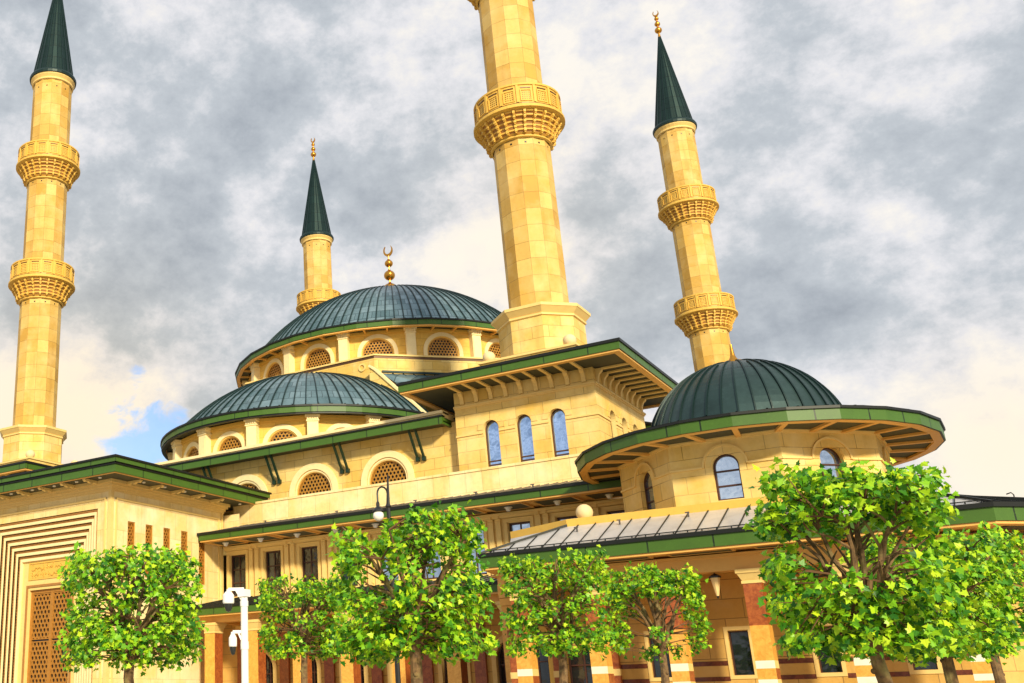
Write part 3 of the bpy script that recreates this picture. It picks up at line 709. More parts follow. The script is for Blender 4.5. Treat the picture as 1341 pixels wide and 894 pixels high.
# ------------------------------------------------------------------ corner towers
TH = 3.86; TE = 6.0
def make_tower():
    root = thing('corner_tower', '', 'tower', (MX, MY, -1.6), 'square corner towers under the minarets')
    x0, x1, y0, y1 = MX - TH - .15, MX + TH, MY - TH, MY + TH + .45
    mb = MB(); op = [(-22.50, .86), (-20.66, .86), (-18.81, .86)]; ob = (54.82, 56.74, 58.60)
    frA = Fr((x0, y0), (1, 0)); frB = Fr((x1, y0), (0, 1))
    wall(mb, frA, x1 - x0, -1.6, 16.3, [(x - x0, w, 11.82, 13.98, 'poin') for x, w in op], .42, 0, 1)
    wall(mb, frB, y1 - y0, -1.6, 16.3, [(y - y0, .86, 11.82, 13.98, 'poin') for y in ob], .42, 0, 1)
    wall(mb, Fr((x1, y1), (-1, 0)), x1 - x0, -1.6, 16.3, []); wall(mb, Fr((x0, y1), (0, -1)), y1 - y0, -1.6, 16.3, [])
    mb.build('tower_wall', ['tower_stone', 'trim'], root)
    mb = MB()
    for fr, L, us in ((frA, x1 - x0, [x - x0 for x, _ in op]), (frB, y1 - y0, [y - y0 for y in ob])):
        fr.box(mb, -.02, L + .05, 15.40, 15.50, .002, .12, 0)
        fr.box(mb, -.02, L + .03, 15.33, 15.40, .002, .06, 0)
        e = [0] + sorted(us) + [L]
        for a, b in zip(e, e[1:]):
            fr.box(mb, a + (.46 if a else -.03), b - (.46 if b < L else -.04), 13.77, 13.85, .002, .06, 0)
        for u in us:
            arch_band(mb, fr, u, 13.98, .47, .80, .002, .035, 1, 0, 12)
    mb.build('string_course', ['trim', 'tower_stone'], root)
    for fr, us in ((frA, [x - x0 for x, _ in op]), (frB, [y - y0 for y in ob])):
        for u in us: glass_window(root, fr, u, .86, 11.82, 13.98, 'poin', .34, 'glass_blue', 'bronze_frame', (), (12.25, 12.05), .07, 'arched_window')
    out_ = rect(MX - TE - .3, MX + TE, MY - TE, MY + TE + .2); inn = rect(x0, x1, y0, y1)
    ev, oj = eave(root, out_, inn, 16.76, .46, 16.30, trim=.34, trim_h=.09)
    # brackets and rafters
    def bracket(fr, u, o_out):
        b = MB(); w = .11
        prof = [(0, 15.54), (.08, 15.58), (.12, 15.82), (.20, 16.0), (.34, 16.12), (.36, 16.27), (0, 16.27)]
        for s_ in (-w, w):
            q = [fr(u + s_, z, o) for o, z in prof]; b.face(q if s_ < 0 else q[::-1])
        for i in range(len(prof)):
            a, c = prof[i], prof[(i + 1) % len(prof)]; b.face([fr(u - w, a[1], a[0]), fr(u + w, a[1], a[0]), fr(u + w, c[1], c[0]), fr(u - w, c[1], c[0])])
        fr.box(b, u - .085, u + .085, 16.20, 16.29, .34, o_out)
        b.build('bracket', 'trim', root)
    for i in range(9): bracket(frA, .5 + i * (x1 - x0 - 1.0) / 8, 1.78)
    for i in range(9): bracket(frB, .45 + i * (y1 - y0 - .9) / 8, 1.78)
    mb = MB(); b0 = rect(MX - 2.75, MX + 2.75, MY - 2.75, MY + 2.75)
    mb.loft(scale_poly(out_, b0, .02), b0, 16.79, 17.45, 0); mb.build('roof', 'dark_roof', root)
    mb = MB(); mb.prism(b0, 17.2, 18.02, 0); mb.prism(rect(MX - 2.85, MX + 2.85, MY - 2.85, MY + 2.85), 18.02, 18.14, 1); mb.build('plinth', ['tower_stone', 'trim'], root)
    for sx in (-1, 1):
        for sy in (-1, 1):
            b = MB(); b.ball((MX + sx * 2.35, MY + sy * 2.35, 18.46), .36, 0, 18); b.lathe(MX + sx * 2.35, MY + sy * 2.35, [(.2, 18.1), (.16, 18.2)], 12); b.build('ball_finial', 'ball', root, True)
    return root
tw = make_tower(); tw['label'] = 'square tower with three tall arched blue windows below the thickest minaret'
for (x, y), lab in (((MX - MW, MY), 'tower whose green eave shows behind the entrance block under the left minaret'),
                    ((MX, MY + MD), 'tower hidden behind the rotunda under the minaret rising there')):
    c = copy_tree(tw, None, (x, y, -1.6)); c['label'] = lab

# ------------------------------------------------------------------ gallery wing
gal = thing('gallery_wing', 'two storey gallery wing with dark square windows under a long green eave', 'building', (-28, 50.5, -1.6))
gx0, gx1 = -39.0, -14.2
frG = Fr((gx0, 50.5), (1, 0)); gw_x = [-38.15 + 2.505 * i for i in range(10)]
mb = MB(); wall(mb, frG, gx1 - gx0, 5.2, 9.0, [(x - gx0, 1.16, 6.1, 8.5, 'rect') for x in gw_x], .35, 0, 1)
mb.build('gallery_wall', ['trim', 'trim'], gal)
for i, x in enumerate(gw_x):
    u = x - gx0
    w_ = glass_window(gal, frG, u, 1.16, 6.1, 8.5, 'rect', .28, 'glass_dark' if i < 4 else 'glass_sky', 'wood', (0,), (7.66, 6.9), .09)
    s = MB(); ringframe(s, frG, [(u - .78, 5.9), (u + .78, 5.9), (u + .78, 8.72), (u - .78, 8.72)], .17, .002, .07); s.build('window_surround', 'trim', gal)
    px = x + 1.2525 - gx0; s = MB()
    for dx in (-.2, .2): frG.box(s, px + dx - .13, px + dx + .13, 5.2, 8.72, .002, .16); frG.box(s, px + dx - .15, px + dx + .15, 8.55, 8.60, .002, .19)
    for dx in (-.2, .2): frG.box(s, px + dx - .10, px + dx + .10, 8.72, 8.96, .05, .30)
    s.build('pilaster', 'trim', gal)
mb = MB(); mb.box(gx0, gx1, 50.28, 50.499, 8.74, 8.86); mb.box(gx0, gx1, 50.18, 50.499, 8.86, 8.99); mb.build('frieze', 'trim', gal)
ev, oj = eave(gal, rect(-39.1, -14.0, 48.0, 54), rect(-38.9, -14.4, 50.45, 53.5), 9.50, .38, 9.12, trim=.25, trim_h=.08, soff='amber')
for i in range(10):
    mb = MB(); x = gw_x[i]
    mb.box(x - .92, x + .92, 48.62, 50.12, 9.07, 9.10, 0); ringx = [(x - .98, 48.56), (x + .98, 48.56), (x + .98, 50.16), (x - .98, 50.16)]
    for a, b in zip(ringx, ringx[1:] + ringx[:1]): mb.beam((*a, 9.09), (*b, 9.09), .1, .08, 1)
    o = mb.build('coffer', ['soffit', 'amber'], gal)
    b = MB(); b.lathe(x, 49.35, [(.0, 8.86), (.09, 8.88), (.14, 8.97), (.14, 9.03), (.2, 9.04), (.2, 9.07)], 12, 0, 0); b.build('soffit_lamp', 'opal', gal, True)
mb = MB(); mb.face([(-39.0, 48.05, 9.53), (-14.05, 48.05, 9.53), (-14.4, 51.5, 10.36), (-38.6, 51.5, 10.36)], 0)
for i in range(1, 50):
    t = i / 50; a = Vector((-39.0, 48.05, 9.56)).lerp(Vector((-14.05, 48.05, 9.56)), t); b = Vector((-38.6, 51.5, 10.39)).lerp(Vector((-14.4, 51.5, 10.39)), t); mb.beam(a, b, .03, .035, 2)
mb.build('gallery_roof', ['tan_roof', 'gutter', 'seam_grey'], gal)
for x in (-35.2, -30.4, -25.6, -22.2, -19.2):
    mb = MB(); mb.box(x - .03, x + .03, 49.2, 49.26, 9.8, 9.98); mb.box(x - .12, x + .07, 49.2, 49.25, 9.98, 10.02); mb.build('roof_hook', 'seam_grey', gal)
frP = Fr((-39.2, 51.5), (1, 0)); mb = MB()
wall(mb, frP, 25.2, 10.30, 11.55, []); frP.box(mb, 0, 25.2, 11.55, 11.68, -2.0, .05); mb.face([(-39.2, 51.5, 11.6), (-14, 51.5, 11.6), (-14, 53.3, 11.7), (-39.2, 53.3, 11.7)])
wall(mb, Fr((-14, 51.5), (0, 1)), 4, 5.2, 11.55, []); wall(mb, Fr((-39.2, 50.5), (1, 0)), 1.2, 9.4, 10.9, [])
mb.build('parapet', 'block_stone', gal)

# ------------------------------------------------------------------ lower arcade
arc = thing('arcade', 'low ground floor arcade of red marble piers left of the portico', 'arcade', (-28.5, 47.5, -1.6))
ax = [-37.6 + 2.9 * i for i in range(7)]
frW = Fr((-39.2, 50.2), (1, 0)); dz0 = -1.55
mb = MB(); dX = [x + 1.45 for x in ax]
wall(mb, frW, 21, -1.6, 5.3, [(x + 39.2, 1.25, dz0, 2.0, 'pointed') for x in dX], .3, 0, 1); mb.build('arcade_wall', ['wall_stone', 'trim'], arc)
for x in dX:
    u = x + 39.2
    w_ = glass_window(arc, frW, u, 1.25, dz0, 2.0, 'pointed', .24, 'glass_dark', 'wood', (-.02, .25, -.25), (.5, 1.75), .08, 'arched_door')
    s = MB(); O = arch(u, 1.75, dz0, 2.0, 'pointed')[1:]; I = arch(u, 1.29, dz0, 2.0, 'pointed')[1:]
    O.append((u - .875, dz0)); I.append((u - .645, dz0)); band(s, frW, O, I, .002, .09); s.build('door_surround', 'trim', arc)
def pier(parent, x, y, top, w, segs, cap_h=.55, name='pier'):
    s = MB(); z = -1.6; h = w / 2
    for zz, front, side in segs:
        for i, (a, b) in enumerate((((x - h, y - h), (x + h, y - h)), ((x + h, y - h), (x + h, y + h)), ((x + h, y + h), (x - h, y + h)), ((x - h, y + h), (x - h, y - h)))):
            s.face([(*a, z), (*b, z), (*b, zz), (*a, zz)], front if i in (0, 2) else side)
        z = zz
    p = s.build(name, ['red_marble', 'amber_marble', 'white_stone', 'trim'], parent)
    c = MB(); sq = lambda e: rect(x - h - e, x + h + e, y - h - e, y + h + e)
    c.prism(sq(.03), top - cap_h, top - cap_h + .10); c.loft(sq(.0), sq(.0), top - cap_h + .10, top - cap_h + .14); c.loft(sq(.01), sq(.13), top - cap_h + .12, top - .14); c.prism(sq(.16), top - .14, top)
    c.build('capital', 'trim', p)
    return p
SEGA = [(-.9, 1, 0), (-.6, 2, 3), (.62, 1, 0), (.85, 2, 3), (3.85, 1, 0)]
for i, x in enumerate(ax):
    pier(arc, x, 47.5, 4.42, .70, SEGA if i % 2 == 0 else [(-.6, 1, 0), (.62, 1, 0), (.85, 2, 3), (3.85, 1, 0)])
    s = MB(); frW.box(s, x + 39.2 - .30, x + 39.2 + .30, -1.6, 3.9, .002, .18, 0); frW.box(s, x + 39.2 - .36, x + 39.2 + .36, 3.9, 4.4, .002, .26, 1); s.build('wall_pilaster', ['red_marble', 'trim'], arc)
mb = MB(); mb.box(-39.2, -18.5, 47.2, 47.8, 4.42, 4.75); mb.box(-39.2, -18.5, 47.12, 47.88, 4.75, 4.84)
for x in ax: mb.box(x - .22, x + .22, 47.8, 50.19, 4.42, 4.74)
mb.build('beam', 'amber', arc)
eave(arc, rect(-39.15, -18.3, 46.5, 51), rect(-39.0, -18.6, 50.1, 50.6), 5.22, .42, 4.84, trim=.25, trim_h=.08, soff='amber')
mb = MB(); mb.face([(-39.1, 46.55, 5.25), (-18.3, 46.55, 5.25), (-18.3, 50.45, 6.0), (-39.1, 50.45, 6.0)])
for i in range(1, 40): mb.beam((-39.1 + i * .52, 46.55, 5.28), (-39.1 + i * .52, 50.45, 6.03), .05, .07, 1)
mb.build('arcade_roof', ['sky_sheen_roof', 'gutter'], arc)

# ------------------------------------------------------------------ entrance block with the stepped portal
blk = thing('entrance_block', 'cream entrance block with stepped portal frames and slit grilles under a wide green eave', 'building', (-44.3, 45, -1.6))
bx0, bx1, by0, by1 = -49.35, -39.2, 40.8, 50.4; PC = -44.3
frF = Fr((bx0, by0), (1, 0)); frS = Fr((bx1, by0), (0, 1))
mb = MB(); pu = PC - bx0; HW = 4.14
wall(mb, frF, bx1 - bx0, -1.6, 11.2, [(pu, 2 * HW, -1.6, 10.17, 'rect')], .08, 0, 1)
slit = (42.42, 43.85, 45.33, 46.86, 48.45)
wall(mb, frS, by1 - by0, -1.6, 11.2, [(y - by0, .58, 6.7, 9.56, 'rect') for y in slit], .25, 0, 1)
wall(mb, Fr((bx1, by1), (-1, 0)), bx1 - bx0, -1.6, 11.2, []); wall(mb, Fr((bx0, by1), (0, -1)), by1 - by0, -1.6, 11.2, [])
mb.build('block_wall', ['block_stone', 'trim'], blk)
for y in slit: grille_window(blk, frS, y - by0, .58, 6.7, 9.56, .2, .165, .038, 'rect', 'grille_brown', 'slit_grille')
mb = MB()                       # corner pilaster strips and panel mouldings
for fr, L in ((frF, bx1 - bx0), (frS, by1 - by0)):
    for a, b in ((0 if fr is frF else -.06, .16), (.34, .44), (L - .44, L - .34), (L - .16, L + .001)): fr.box(mb, a, b, -1.6, 10.68 if .2 < (a % L) < L - .2 else 11.02, .002, .06)
    fr.box(mb, .34, L - .34, 10.60, 10.70, .003, .07)
for e, za, zb in ((.07, 11.02, 11.14), (.14, 11.14, 11.28), (.24, 11.28, 11.42), (.34, 11.42, 11.60)): mb.prism(rect(bx0 - e, bx1 + e, by0 - e, by1 + e), za, zb, 0, False, True)
mb.build('cornice', 'trim', blk)
for i in range(7):              # nested stepped frames, each set deeper
    hw = HW - .27 * i; zt = 10.17 - .318 * i; d = -.09 * (i + 1); s = MB()
    O = [(pu + hw, -1.6), (pu + hw, zt), (pu - hw, zt), (pu - hw, -1.6)]; w = .145
    I = [(pu + hw - w, -1.6), (pu + hw - w, zt - w * 1.1), (pu - hw + w, zt - w * 1.1), (pu - hw + w, -1.6)]
    hw2, zt2 = hw - .27, zt - .318
    J = [(pu + hw2, -1.6), (pu + hw2, zt2), (pu - hw2, zt2), (pu - hw2, -1.6)]
    for A, B, off, m in ((O, I, d, 0), (I, J, d + .045, 1)):
        for k in range(3):
            a, b, c, e = A[k], A[k + 1], B[k + 1], B[k]
            s.face([frF(*e, off), frF(*a, off), frF(*b, off), frF(*c, off)], m)
            s.face([frF(*a, d + .09 if m == 0 else d), frF(*a, off), frF(*b, off), frF(*b, d + .09 if m == 0 else d)], m)
    for k in range(3):
        a, b = J[k], J[k + 1]; s.face([frF(*a, d + .045), frF(*a, d - .09), frF(*b, d - .09), frF(*b, d + .045)], 1)
    # carved beads along the brown strip
    nb = int(2 * hw / .11)
    for q in range(nb):
        u = pu - hw + .06 + q * (2 * hw - .12) / nb
        frF.box(s, u, u + .055, zt - .10, zt - .03, d + .001, d + .04, 0)
    nb = int((zt + 1.6) / .16)
    for q in range(nb):
        z = -1.5 + q * (zt + 1.4) / nb
        for sg in (-1, 1): frF.box(s, pu + sg * (hw - .06) - .03, pu + sg * (hw - .06) + .03, z, z + .08, d + .001, d + .035, 0)
    s.build('portal_frame', ['carved_brown', 'pale'], blk)
dY = -.72; hw = HW - .27 * 7
mb = MB(); sh_ = arch(pu, 2 * hw, -1.6, 7.94, 'rect'); frN = Fr((bx0, by0 + .72), (1, 0))
wall(mb, frN, pu + hw, -1.6, 7.95, [(pu, 3.3, -1.6, 6.35, 'rect')], .3, 0, 0, pu - hw)
for z0, z1 in ((6.9, 7.85),): ringframe(mb, frN, [(pu - 1.75, z0), (pu + 1.75, z0), (pu + 1.75, z1), (pu - 1.75, z1)], .07, .002, .05, 1)
ringframe(mb, frN, [(pu - 1.86, -1.6), (pu + 1.86, -1.6), (pu + 1.86, 6.62), (pu - 1.86, 6.62)], .12, .002, .06, 2)
mb.build('portal_niche', ['trim', 'carved', 'carved_brown'], blk)
mb = MB(); q = random.Random(3)   # flowing gilt script on the plaque
frN.box(mb, pu - 1.66, pu + 1.66, 6.99, 7.76, .003, .012, 1)
for row, zc in ((0, 7.56), (1, 7.2)):
    u = pu - 1.5
    while u < pu + 1.45:
        h = q.choice((.10, .14, .2, .24)); w = q.uniform(.10, .22); k = q.randrange(4); pts = []
        for j in range(8):
            t = j / 7
            if k == 0: pts.append((u + w * .3 * math.sin(t * 3), zc - h / 2 + h * t))
            elif k == 1: pts.append((u + w * (1 - math.cos(t * PI)) / 2 * 1.5, zc - .07 - .07 * math.sin(t * PI)))
            elif k == 2: pts.append((u + w * .5 + w * .4 * math.cos(t * 5.2), zc + .07 * math.sin(t * 5.2)))
            else: pts.append((u + w * 1.5 * t, zc - .1 + .16 * math.sin(t * 2.4) - .1 * t))
        mb.tube([frN(a, b, .03) for a, b in pts], [.02 + .014 * math.sin(PI * j / 7) for j in range(8)], 5, 0)
        if q.random() < .5: mb.ball(frN(u + w * .5, zc + q.choice((-.15, .16)), .03), .025, 0, 6)
        u += w + .05
mb.build('script_plaque', ['gold_letters', 'carved'], blk)
door = MB(); o = arch(pu, 3.28, -1.59, 6.33, 'rect')
ringframe(door, frN, o, .16, -.27, -.15); frN.box(door, pu - .09, pu + .09, -1.59, 6.2, -.26, -.16)
for sg in (-1, 1):
    for a, b in ((-1.4, 1.2), (1.3, 3.6), (3.7, 6.15)):
        oo = [(pu + (-1.5 if sg < 0 else .08), a), (pu + (-.08 if sg < 0 else 1.5), a), (pu + (-.08 if sg < 0 else 1.5), b), (pu + (-1.5 if sg < 0 else .08), b)]
        lattice(door, frN, oo, .24, .05, -.25, .06); ringframe(door, frN, oo, .05, -.25, -.17)
d_ = door.build('portal_door', 'grille_brown', blk)
b = MB(); sheet(b, frN, inset(o, .02), -.26); b.build('pane', 'behind', d_)
out_ = rect(-51.2, -37.5, 39.25, 52.6); inn = rect(bx0 - .2, bx1 + .2, by0 - .2, by1 + .2)
ev, oj = eave(blk, out_, inn, 12.05, .48, 11.58, trim=.12, trim_h=.03)
mb = MB(); o2 = rect(-51.36, -37.34, 39.09, 52.76)
mb.loft(o2, o2, 12.07, 12.30, 0); mb.loft(out_, o2, 12.07, 12.07, 1); o3 = rect(-51.44, -37.26, 39.01, 52.84); mb.loft(o3, o3, 12.30, 12.40, 1); mb.loft(o2, o3, 12.3, 12.3, 1)
mb.build('upper_fascia', ['green', 'gutter'], blk)
mb = MB(); mb.loft(o3, rect(-46, -42.6, 44.5, 47.5), 12.40, 13.4, 0); mb.face([(-46, 44.5, 13.4), (-42.6, 44.5, 13.4), (-42.6, 47.5, 13.4), (-46, 47.5, 13.4)]); mb.build('roof', 'dark_roof', blk)
def scroll(fr, u):
    b = MB(); pr = [(.34, 11.57), (.40, 11.40), (.62, 11.44), (.80, 11.38), (1.02, 11.45), (1.18, 11.41), (1.30, 11.50), (1.30, 11.57)]; w = .09
    for s_ in (-w, w):
        q = [fr(u + s_, z, o) for o, z in pr]; b.face(q if s_ < 0 else q[::-1])
    for i in range(len(pr)):
        a, c = pr[i], pr[(i + 1) % len(pr)]; b.face([fr(u - w, a[1], a[0]), fr(u + w, a[1], a[0]), fr(u + w, c[1], c[0]), fr(u - w, c[1], c[0])])
    b.build('scroll_bracket', 'trim', blk)
for i in range(6): scroll(frF, .8 + i * 1.71)
for i in range(5): scroll(frS, .9 + i * 1.78)
for fr, L in ((frF, 6), (frS, 6)):
    for i in range(L):
        u = 1.55 + i * 1.72; p = fr(u, 0, .9); b = MB(); b.lathe(p[0], p[1], [(.0, 11.53), (.08, 11.53), (.10, 11.58)], 12); b.build('downlight', 'opal', blk)

# ------------------------------------------------------------------ rotunda
RX, RY, RI = -9.0, 47.7, 4.88
rot = thing('rotunda', 'octagonal rotunda with a dark ribbed dome and a wide round green eave', 'pavilion', (RX, RY, -1.6))
hw = RI * math.tan(PI / 8); mb = MB(); frs = []
for k in range(8):
    th = -PI / 2 + k * PI / 4; nx, ny = math.cos(th), math.sin(th); dd = (-ny, nx)
    fr = Fr((RX + nx * RI - dd[0] * hw, RY + ny * RI - dd[1] * hw), dd); frs.append(fr)
    wall(mb, fr, 2 * hw, 6.5, 9.6, [(hw, .98, 7.12, 8.40, 'arch')], .42, 0, 0)
mb.build('octagon_wall', ['tower_stone'], rot)
for fr in frs:
    s = MB(); arch_band(s, fr, hw, 8.42, .76, .84, .002, .075, 0, 0, 18); arch_band(s, fr, hw, 8.42, .52, .76, .002, .028, 1, 0, 18)
    for a, b in ((-.02, hw - .84), (hw + .84, 2 * hw + .02)): fr.box(s, a, b, 8.40, 8.48, .002, .06)
    fr.box(s, -.03, hw * 2 + .03, 9.40, 9.46, .002, .06); fr.box(s, -.05, hw * 2 + .05, 9.46, 9.52, .002, .12)
    s.build('string_course', ['trim', 'tower_stone'], rot)
    glass_window(rot, fr, hw, .98, 7.12, 8.40, 'arch', .30, 'glass_sky', 'wood', (), (8.25, 7.68), .07, 'arched_window')
mb = MB()                       # the wide round eave
NE = 24; ph = -PI / 2 - PI / NE; ro = 7.02
def rp(r, t, z): return (RX + r * math.cos(t), RY + r * math.sin(t), z)
mb.lathe(RX, RY, [(ro - .08, 9.40), (ro, 9.40), (ro, 9.80)], NE, ph, 0)
mb.lathe(RX, RY, [(ro, 9.80), (ro + .07, 9.80), (ro + .07, 9.90), (ro - .05, 9.93)], NE, ph, 3)
mb.lathe(RX, RY, [(ro - .40, 9.47), (ro - .40, 9.38), (ro - .08, 9.38), (ro - .08, 9.41)], NE, ph, 1)
mb.lathe(RX, RY, [(4.4, 9.52), (ro - .38, 9.48)], NE, ph, 2)
f_ = mb.build('round_eave', ['green', 'amber', 'soffit', 'gutter'], rot)
for k in range(NE):
    t = ph + 2 * PI * k / NE; b = MB(); b.beam(rp(4.9, t, 9.47), rp(ro - .36, t, 9.44), .20, .10); b.build('rafter', 'amber', rot)
cap_dome(RX, RY, 3.95, 10.38, 3.3, 40, 18, 'small_dome', rot, 'dome_dark', roof=(7.0, 9.92), sw=.055, sh=.08)
mb = MB(); mb.lathe(RX, RY, [(.45, 13.5), (.46, 13.70), (.40, 13.80), (.22, 13.86), (.14, 13.98), (.10, 14.1), (.04, 14.6), (0, 14.62)], 16); mb.build('finial', 'bronze', rot, True)

# ------------------------------------------------------------------ portico around the rotunda
por = thing('portico', 'marble pier portico with a sky bright metal roof wrapped round the foot of the rotunda', 'portico', (-9, 42, -1.6))
out_ = [(-18.1, 40), (-.87, 40), (2.5, 43.2), (2.5, 56), (-18.7, 56), (-18.7, 44)]
inn = [(-17.9, 42.4), (-1.6, 42.4), (.6, 44.5), (.6, 55), (-18.2, 55), (-18.2, 44)]
pod = [(-15.3, 42.45), (-3.4, 42.45), (-2.9, 44.6), (-2.9, 54), (-18.4, 50), (-18.4, 44)]
eave(por, out_, inn, 5.58, .50, 5.05, trim=.40, trim_h=.09, soff='amber')
mb = MB(); mb.loft(out_, pod, 5.60, 6.72, 0); mb.build('portico_roof', 'sky_sheen_roof', por) if False else None
mb.m = [0, 0, 1, 1, 1, 0]  # one metal roof: sky sheen painted on some slopes, dark on the others
def seams(A, B, C_, D, n, m=2):
    for i in range(n + 1):
        t = (i + .5) / (n + 1); mb.beam(Vector(A).lerp(Vector(B), t) + Vector((0, 0, .035)), Vector(D).lerp(Vector(C_), t) + Vector((0, 0, .035)), .045, .08, m)
z3 = lambda p, z: (p[0], p[1], z)
# seams run straight up the slope
for i in range(24):
    x = -17.7 + i * .72; xt = x; y = 42.45
    if x < -15.3: y = 40 + (x + 18.1) / 2.8 * 2.45
    if x > -3.4: y = 40 + (-.87 - x) / 2.53 * 2.45
    if y - 40 > .2: mb.beam((x, 40.02, 5.62), (x, y, 5.62 + (y - 40) / 2.45 * 1.12), .032, .05, 2)
seams(z3(out_[1], 5.6), z3(out_[2], 5.6), z3(pod[2], 6.72), z3(pod[1], 6.72), 6)
seams(z3(out_[2], 5.6), z3(out_[3], 5.6), z3(pod[3], 6.72), z3(pod[2], 6.72), 16)
mb.beam(z3(out_[0], 5.66), z3(pod[0], 6.78), .09, .09, 2); mb.beam(z3(out_[1], 5.66), z3(pod[1], 6.78), .09, .09, 2); mb.beam(z3(out_[2], 5.66), z3(pod[2], 6.78), .09, .09, 2)
mb.box(-17.9, -1.1, 40.20, 40.235, 5.745, 5.78, 2)
for i in range(34): mb.box(-17.6 + i * .5, -17.56 + i * .5, 40.20, 40.235, 5.66, 5.745, 2)
mb.build('portico_roof', ['sky_sheen_roof', 'dark_roof', 'gutter'], por)
for x, y in ((-14.6, 41.6), (-13.0, 41.95), (-7.6, 41.6), (-10.4, 41.95)):
    z = 5.62 + (y - 40) / 2.45 * 1.12; b = MB(); b.box(x - .025, x + .025, y - .03, y + .03, z, z + .15); b.box(x - .11, x + .05, y - .025, y + .025, z + .15, z + .19); b.build('roof_hook', 'seam_grey', por)
b = MB(); b.tube([(-.3, 43.6, 6.1), (-.3, 43.6, 6.32), (-.36, 43.6, 6.40), (-.5, 43.6, 6.36)], .022, 6); b.build('roof_hook', 'gutter', por)
mb = MB(); mb.prism(pod, 6.6, 7.02, 0); mb.build('podium', 'carved', por)
b = MB(); b.ball((-14.7, 43.0, 7.30), .345, 0, 20); b.lathe(-14.7, 43.0, [(.22, 7.0), (.17, 7.1)], 12); b.build('ball_finial', 'ball', por, True)
# piers, beam, coffers
px = [-17.2, -14.24, -11.32, -8.44, -5.4, -2.15]
SEGP = [(-.75, 1, 0), (-.5, 2, 3), (.42, 1, 0), (.62, 2, 3), (.98, 1, 0), (1.24, 2, 3), (2.42, 1, 1), (3.9, 0, 0)]
for x in px: pier(por, x, 41.6, 4.36, .62, SEGP, .50)
mb = MB(); mb.box(-18.0, -1.7, 41.28, 41.92, 4.36, 4.86); mb.box(-18.0, -1.7, 41.2, 42.0, 4.86, 4.96)
mb.beam((-1.9, 41.7, 4.64), (.7, 44.3, 4.64), .6, .5); mb.build('beam', 'amber', por)
for a, b_ in zip(px, px[1:]):
    c = (a + b_) / 2; m_ = MB(); m_.box(c - 1.05, c + 1.05, 40.38, 41.08, 5.01, 5.035, 0)
    for (x0, y0), (x1, y1) in (((c - 1.1, 40.36), (c + 1.1, 40.36)), ((c - 1.1, 41.1), (c + 1.1, 41.1)), ((c - 1.1, 40.36), (c - 1.1, 41.1)), ((c + 1.1, 40.36), (c + 1.1, 41.1))): m_.beam((x0, y0, 5.02), (x1, y1, 5.02), .07, .06, 1)
    m_.build('coffer', ['soffit', 'amber'], por)
mb = MB(); mb.prism([(-.5, 41.1), (.9, 42.5), (.3, 43.1), (-1.1, 41.7)], 5.01, 5.035); mb.build('coffer', 'soffit', por)
mb = MB(); mb.box(-18.6, -1.3, 41.95, 44.1, 4.93, 4.99); mb.build('ceiling', 'amber', por)
# back wall with windows and dark bands
frK = Fr((-18.9, 44.0), (1, 0)); LW = 17.0
ops = [(18.9 - 17.75, 1.0, -1.6, 2.3, 'pointed'), (18.9 - 15.8, 1.3, -1.6, 2.0, 'rect')] + [(x + 18.9, .72, .80, 2.42, 'rect') for x in (-12.75, -9.77, -6.85, -3.95)]
mb = MB(); wall(mb, frK, LW, -1.6, 4.95, ops, .25, 0, 0); wall(mb, Fr((-1.9, 44.0), (.7, .7)), 3.2, -1.6, 4.95, [], .2, 0)
segs = [(-13.1 - .02, None)]
def bands(z0, z1):
    u = 4.1
    for x in (-12.75, -9.77, -6.85, -3.95):
        a = x + 18.9 - .36 - (.14 if z0 < 1 else .14)
        frK.box(mb, u, a, z0, z1, .001, .012, 1); u = x + 18.9 + .36 + .14
    frK.box(mb, u, LW, z0, z1, .001, .012, 1)
bands(1.19, 1.36); bands(.64, .80); bands(.05, .22); bands(-.55, -.38)
mb.build('back_wall', ['wall_stone', 'band_marble'], por)
for x in (-12.75, -9.77, -6.85, -3.95):
    u = x + 18.9; w_ = glass_window(por, frK, u, .72, .80, 2.42, 'rect', .2, 'glass_dark', 'wood', (), (), .05)
    s = MB(); ringframe(s, frK, [(u - .50, .70), (u + .50, .70), (u + .50, 2.58), (u - .50, 2.58)], .135, .014, .03); s.build('window_surround', 'trim', por)
glass_window(por, frK, 18.9 - 17.75, 1.0, -1.59, 2.3, 'pointed', .2, 'glass_dark', 'wood', (0,), (1.6,), .07, 'arched_door')
glass_window(por, frK, 18.9 - 15.8, 1.3, -1.59, 2.0, 'rect', .2, 'glass_dark', 'wood', (0,), (1.4,), .07, 'door')
s = MB(); O = arch(1.15, 1.5, -1.6, 2.3, 'pointed')[1:] + [(1.15 - .75, -1.6)]; I = arch(1.15, 1.06, -1.6, 2.3, 'pointed')[1:] + [(1.15 - .53, -1.6)]; band(s, frK, O, I, .002, .12); s.build('door_surround', 'carved', por)
for x in (-18.62, -16.75, -14.55):
    s = MB(); u = x + 18.9; frK.box(s, u - .24, u + .24, -1.6, .95, .002, .22, 0); frK.box(s, u - .26, u + .26, .95, 1.2, .002, .24, 1); frK.box(s, u - .24, u + .24, 1.2, 3.8, .002, .22, 0); frK.box(s, u - .3, u + .3, 3.8, 4.3, .002, .3, 2); s.build('wall_pilaster', ['red_marble', 'trim', 'amber'], por)
